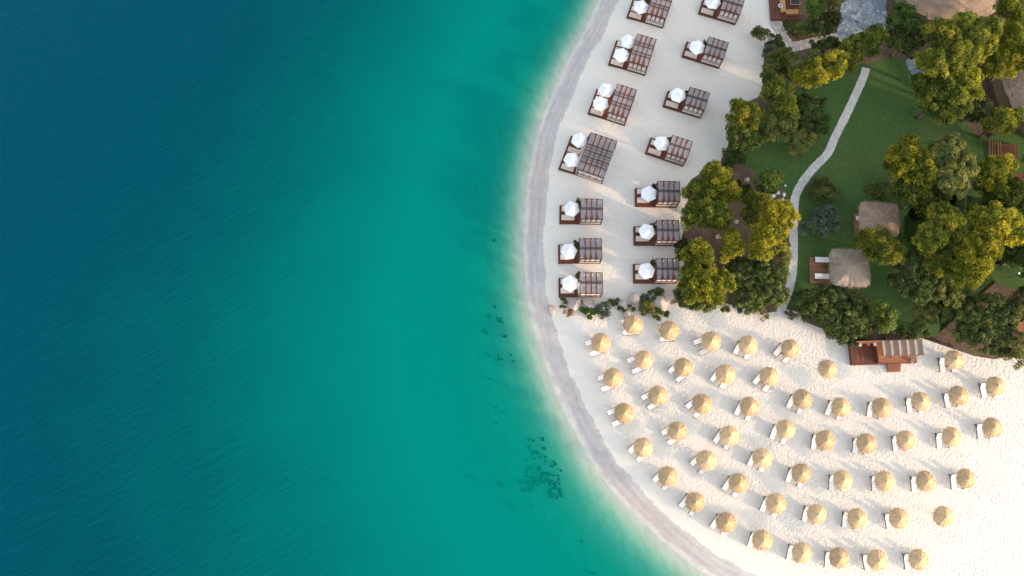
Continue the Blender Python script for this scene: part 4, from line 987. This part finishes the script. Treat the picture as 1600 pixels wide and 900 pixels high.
q = P(1316, 449, GZ+.3); t = thing('folded_chair', 'dark folded chair left on the grass under the lower gazebo eave', 'chair', (q.x, q.y, GZ+.02), R(-30))
MB().box(-.45, .45, -.22, .22, .1, .14).build('seat', M['dark'], t); MB().bar((-.5, -.24, 0.02), (.5, -.24, .16), .04).bar((-.5, .24, 0.02), (.5, .24, .16), .04).build('chair_frame', M['steel'], t)
q = P(1342.5, 341, GZ+.6); t = thing('wicker_chair', 'pale chair on the deck strip left of the upper gazebo roof', 'chair', (q.x-.15, q.y, GZ+.28), R(-4))
MB().box(-.28, .28, -.28, .28, .28, .4).build('seat', M['canvas'], t, bevel=.03); MB().box(.2, .28, -.28, .28, .4, .85).build('backrest', M['tanwall'], t, bevel=.02)
for x in (-.24, .24):
    for y in (-.24, .24): MB().box(x-.025, x+.025, y-.025, y+.025, 0, .278).build('leg', M['frame'], t)

c = P(1487, -42, GZ+3.0); t = thing('thatched_building', 'great round building with brown thatched roof at the top edge', 'building', (c.x, c.y, GZ), 0)
thatch_roof(7.9, 7.9, 3.0, 5.4, 2.0, 8, M['reedwarm'], 120, 12, .35, 1500).build('roof', M['reedwarm'], t)
MB().lathe([(7.0, -.1), (7.0, 3.05)], 48).build('wall', M['tanwall'], t, True)
c = P(1692, 114, GZ+3.0); t = thing('thatched_building', 'large round reed roofed building cut by the right edge', 'building', (c.x, c.y, GZ), 0)
thatch_roof(11.0, 11.0, 3.0, 6.2, 2.0, 9, M['reedwarm'], 140, 12, .5, 1800).build('roof', M['reedwarm'], t)
MB().lathe([(10.2, -.1), (10.2, 3.0)], 56).build('wall', M['tanwall'], t, True)

# ------------------------------------------------------------------ beach bar
o0 = P(1329, 571, GZ+.1); o1 = P(1430, 568.5, GZ+.1)
rz = math.atan2(o1.y-o0.y, o1.x-o0.x)+R(0.5)
t = thing('beach_bar', 'reddish timber beach bar with taupe cloth roof, showers and front steps', 'beach bar', (o0.x, o0.y, GZ), rz)
LX, LY, FH = 8.1, 2.75, .62
SP = 3.15
MB().box(.06, SP-.003, .06, LY-.06, 0, FH-.012).build('shower_floor', M['deck'], t)
MB().box(SP, LX, .06, LY-.06, 0, FH).build('bar_floor', m_wood('oiled deck boards', (0.24, 0.085, 0.042), (0.37, 0.15, 0.078), 0, 5.5), t)
sk = MB(); sk.box(0, LX+.06, 0, .057, 0, FH+.02).box(0, .057, .06, LY, 0, FH+.02).box(LX+.003, LX+.06, .06, LY, 0, FH+.02); sk.build('skirting', M['frame'], t)
bw = MB(); bw.box(.06, SP, LY-.12, LY-.02, FH, 2.75)
for k in range(9): bw.box(.1+k*.34, .12+k*.34, LY-.135, LY-.123, FH, 2.72)
bw.build('back_wall', M['orange'], t)
MB().box(SP-.05, SP-.003, .10, LY-.14, FH, FH+.55).build('partition', M['frame'], t)
for x in (SP+.1, 5.0, 7.0, LX-.25):
    for y in (.75, LY-.08): MB().box(x-.05, x+.05, y-.05, y+.05, FH, 2.62).build('post', M['lightwood'], t)
rb = MB(); rb.box(SP-.1, LX+.1, .70, .80, 2.62, 2.74).box(SP-.1, LX+.1, LY-.13, LY-.03, 2.62, 2.74)
for k in range(6): x = SP-.05+k*(LX+.05-SP)/5; rb.box(x-.03, x+.03, .803, LY-.133, 2.63, 2.73)
rb.build('roof_frame', M['pole'], t)
for k in range(5):
    x0 = SP+k*(LX+.05-SP)/5+.0; x1 = SP+(k+1)*(LX+.05-SP)/5-.05; mb = MB(); n = 8
    for i in range(n+1):
        u = i/n
        for y in (.72, 1.3, 2.0, LY-.05): mb.v.append((x0+(x1-x0)*u, y, 2.80-.16*math.sin(math.pi*u)))
    for i in range(n):
        for j in range(3): a = i*4+j; mb.f.append((a, a+1, a+5, a+4))
    mb.build('roof_cloth', M['taupe'], t, True)
ct = MB(); ct.box(6.6, LX-.12, 1.15, 2.2, FH, FH+.95).box(6.5, LX-.06, 1.08, 2.27, FH+.953, FH+1.0); ct.build('counter', M['lightwood'], t)
for k in range(3): pass
st = MB()
for k in range(3): st.box(4.55, 6.2, -.34*(k+1)+.003, -.34*k-.003, 0, FH-.15*(k+1))
st.build('steps', M['orange'], t)
for k, x in enumerate((.85, 1.75, 2.75)):
    s_ = MB(); s_.lathe([(0, 0), (.17, .02), (.22, .1), (.2, .1), (.14, .04), (0, .03)], 16); s = s_.build('wash_basin' if k != 1 else 'shower_head', M['porcelain'] if k != 1 else M['ochre'], t, True); s.location = (x, LY-.36, 1.55 if k != 1 else 1.9)
    MB().bar((x, LY-.36, 1.54 if k != 1 else 1.95), (x, LY-.13, 1.54 if k != 1 else 1.95), .05).build('bracket', M['steel'], t)
q = P(1427, 563.5, GZ+1.0); t = thing('drum_stool', 'small pale round drum at the right end of the beach bar floor', 'stool', (q.x, q.y, GZ), 0)
MB().lathe([(0, 0), (.2, 0), (.26, .3), (.26, .6), (.2, .9), (.17, .9), (.15, .84), (0, .84)], 16).build('drum', M['lightwood'], t, True)

# ------------------------------------------------------------------ hut deck at the top edge
o = P(1204.5, 31, GZ+.3); t = thing('hut_terrace', 'reddish timber terrace at the top edge beside the beach', 'terrace', (o.x, o.y, GZ), 0)
MB().box(.1, 4.0, .08, 6, 0, .35).build('deck', M['deck'], t)
MB().box(0, .097, 0, 6, 0, .37).box(.1, 4.0, 0, .077, 0, .37).build('deck_edge', M['frame'], t)
for x, y in ((.5, 5.5), (3.8, 5.5), (3.8, 3.2)): MB().box(x-.06, x+.06, y-.06, y+.06, .35, 2.4).build('post', M['frame'], t)
q = P(1219.5, 9, GZ+.75); t = thing('round_table', 'round grey table with dark centre on the top edge terrace', 'table', (q.x, q.y, GZ+.35), 0)
MB().lathe([(.12, .44), (.34, .44), (.36, .41), (.34, .38), (.12, .38)], 20).build('table_top', M['steel'], t); MB().tube((0, 0, 0), (0, 0, .43), .119, .1, 10).build('leg', M['dark'], t)
q = P(1239, 12, GZ+.7); t = thing('corner_sofa', 'ochre cushioned corner sofa on the top edge terrace', 'sofa', (q.x, q.y, GZ+.35), R(0))
MB().box(-1.75, -1.0, -.7, 1.6, 0, .2).box(-.997, .75, -1.05, -.25, 0, .2).build('base', M['orange'], t)
MB().box(-1.7, -1.02, -.65, 1.55, .203, .42).build('seat_cushion', M['ochre'], t, bevel=.05); MB().box(-.97, .72, -1.0, -.28, .203, .42).build('seat_cushion', M['ochre'], t, bevel=.05)
q = P(1242, 1, GZ+.6); t = thing('dark_table', 'low table with a dark top and pale rim beside the ochre sofa', 'table', (q.x, q.y, GZ+.35), 0)
MB().box(-.62, .62, -.62, .62, .30, .36).build('table_top', M['dark'], t)
f = MB(); f.box(-.68, -.622, -.68, .68, .27, .38).box(.622, .68, -.68, .68, .27, .38).box(-.62, .62, -.68, -.622, .27, .38).box(-.62, .62, .622, .68, .27, .38); f.build('rim', M['lightwood'], t)
for x in (-.55, .55):
    for y in (-.55, .55): MB().box(x-.04, x+.04, y-.04, y+.04, 0, .298).build('leg', M['lightwood'], t)

# ------------------------------------------------------------------ right border
o = P(1541, 250, GZ+.5); t = thing('slatted_terrace', 'timber terrace with raised orange slats beside the reed roof', 'terrace', (o.x, o.y, GZ), R(-6))
MB().box(1.7, 4.2, -.3, 2.6, 0, .4).build('deck', M['deck'], t)
s = MB()
for k in range(5): x = .1+k*.36; s.box(x, x+.13, -.2, 2.6, .95, 1.07)
s.build('slats', M['orange'], t); MB().box(0, 1.68, -.25, -.1, .80, .945).box(0, 1.68, 2.4, 2.55, .80, .945).build('bearers', M['frame'], t)
for x, y in ((.08, -.18), (1.6, -.18), (.08, 2.48), (1.6, 2.48)): MB().box(x-.06, x+.06, y-.06, y+.06, 0, .797).build('leg', M['frame'], t)
o = P(1592, 277, GZ+3.4); t = thing('tiled_turret', 'small terracotta tiled roof peeping through pines at the right edge', 'building', (o.x, o.y, GZ), R(8))
mb = MB(); mb.add([(-1.1, -.6, 3.0), (1.1, -.6, 3.0), (1.1, .6, 3.0), (-1.1, .6, 3.0), (-.6, 0, 3.5), (.6, 0, 3.5)], [(0, 1, 5, 4), (1, 2, 5), (2, 3, 4, 5), (3, 0, 4), (3, 2, 1, 0)]); mb.build('roof', M['terracotta'], t)
MB().box(-.9, .9, -.45, .45, 0, 2.98).build('wall', M['tanwall'], t)
o = P(1600, 513, GZ+.5); t = thing('orange_platform', 'oiled orange timber platform corner at the right edge', 'platform', (o.x, o.y, GZ), R(35))
MB().box(-.75, 2.4, -.75, .75, .35, .5).build('deck', M['orange'], t)
for x, y in ((-.6, -.6), (-.6, .6), (2.2, -.6), (2.2, .6)): MB().box(x-.06, x+.06, y-.06, y+.06, 0, .348).build('leg', M['frame'], t)
o = P(1573, 518, GZ+3.3); t = thing('oval_tub', 'small white oval tub on a post among shrubs at the right border', 'tub', (o.x, o.y, GZ), R(10))
mb = MB(); mb.lathe([(0, 3.0), (.36, 3.05), (.5, 3.3), (.46, 3.3), (.32, 3.12), (0, 3.1)], 22); ob = mb.build('bowl', M['porcelain'], t, True); ob.scale = (1, .62, 1); MB().tube((0, 0, 0), (0, 0, 3.02), .06, .05, 8).build('post', M['pole'], t)
o = P(1594, 427, GZ+2.9); t = thing('garden_lamp', 'small lit garden lamp among the trees at the right border', 'lamp', (o.x, o.y, GZ), 0)
MB().tube((0, 0, 0), (0, 0, 2.7), .04, .03, 8).build('post', M['dark'], t)
lm = NT('lamp glow'); e = lm.node('ShaderNodeEmission'); e.inputs[0].default_value = (1, .75, .45, 1); e.inputs[1].default_value = 2.5; lm.done(e.outputs[0])
MB().lathe([(0, 2.72), (.08, 2.75), (.11, 2.82), (.08, 2.90), (0, 2.92)], 14).build('globe', lm.m, t, True)
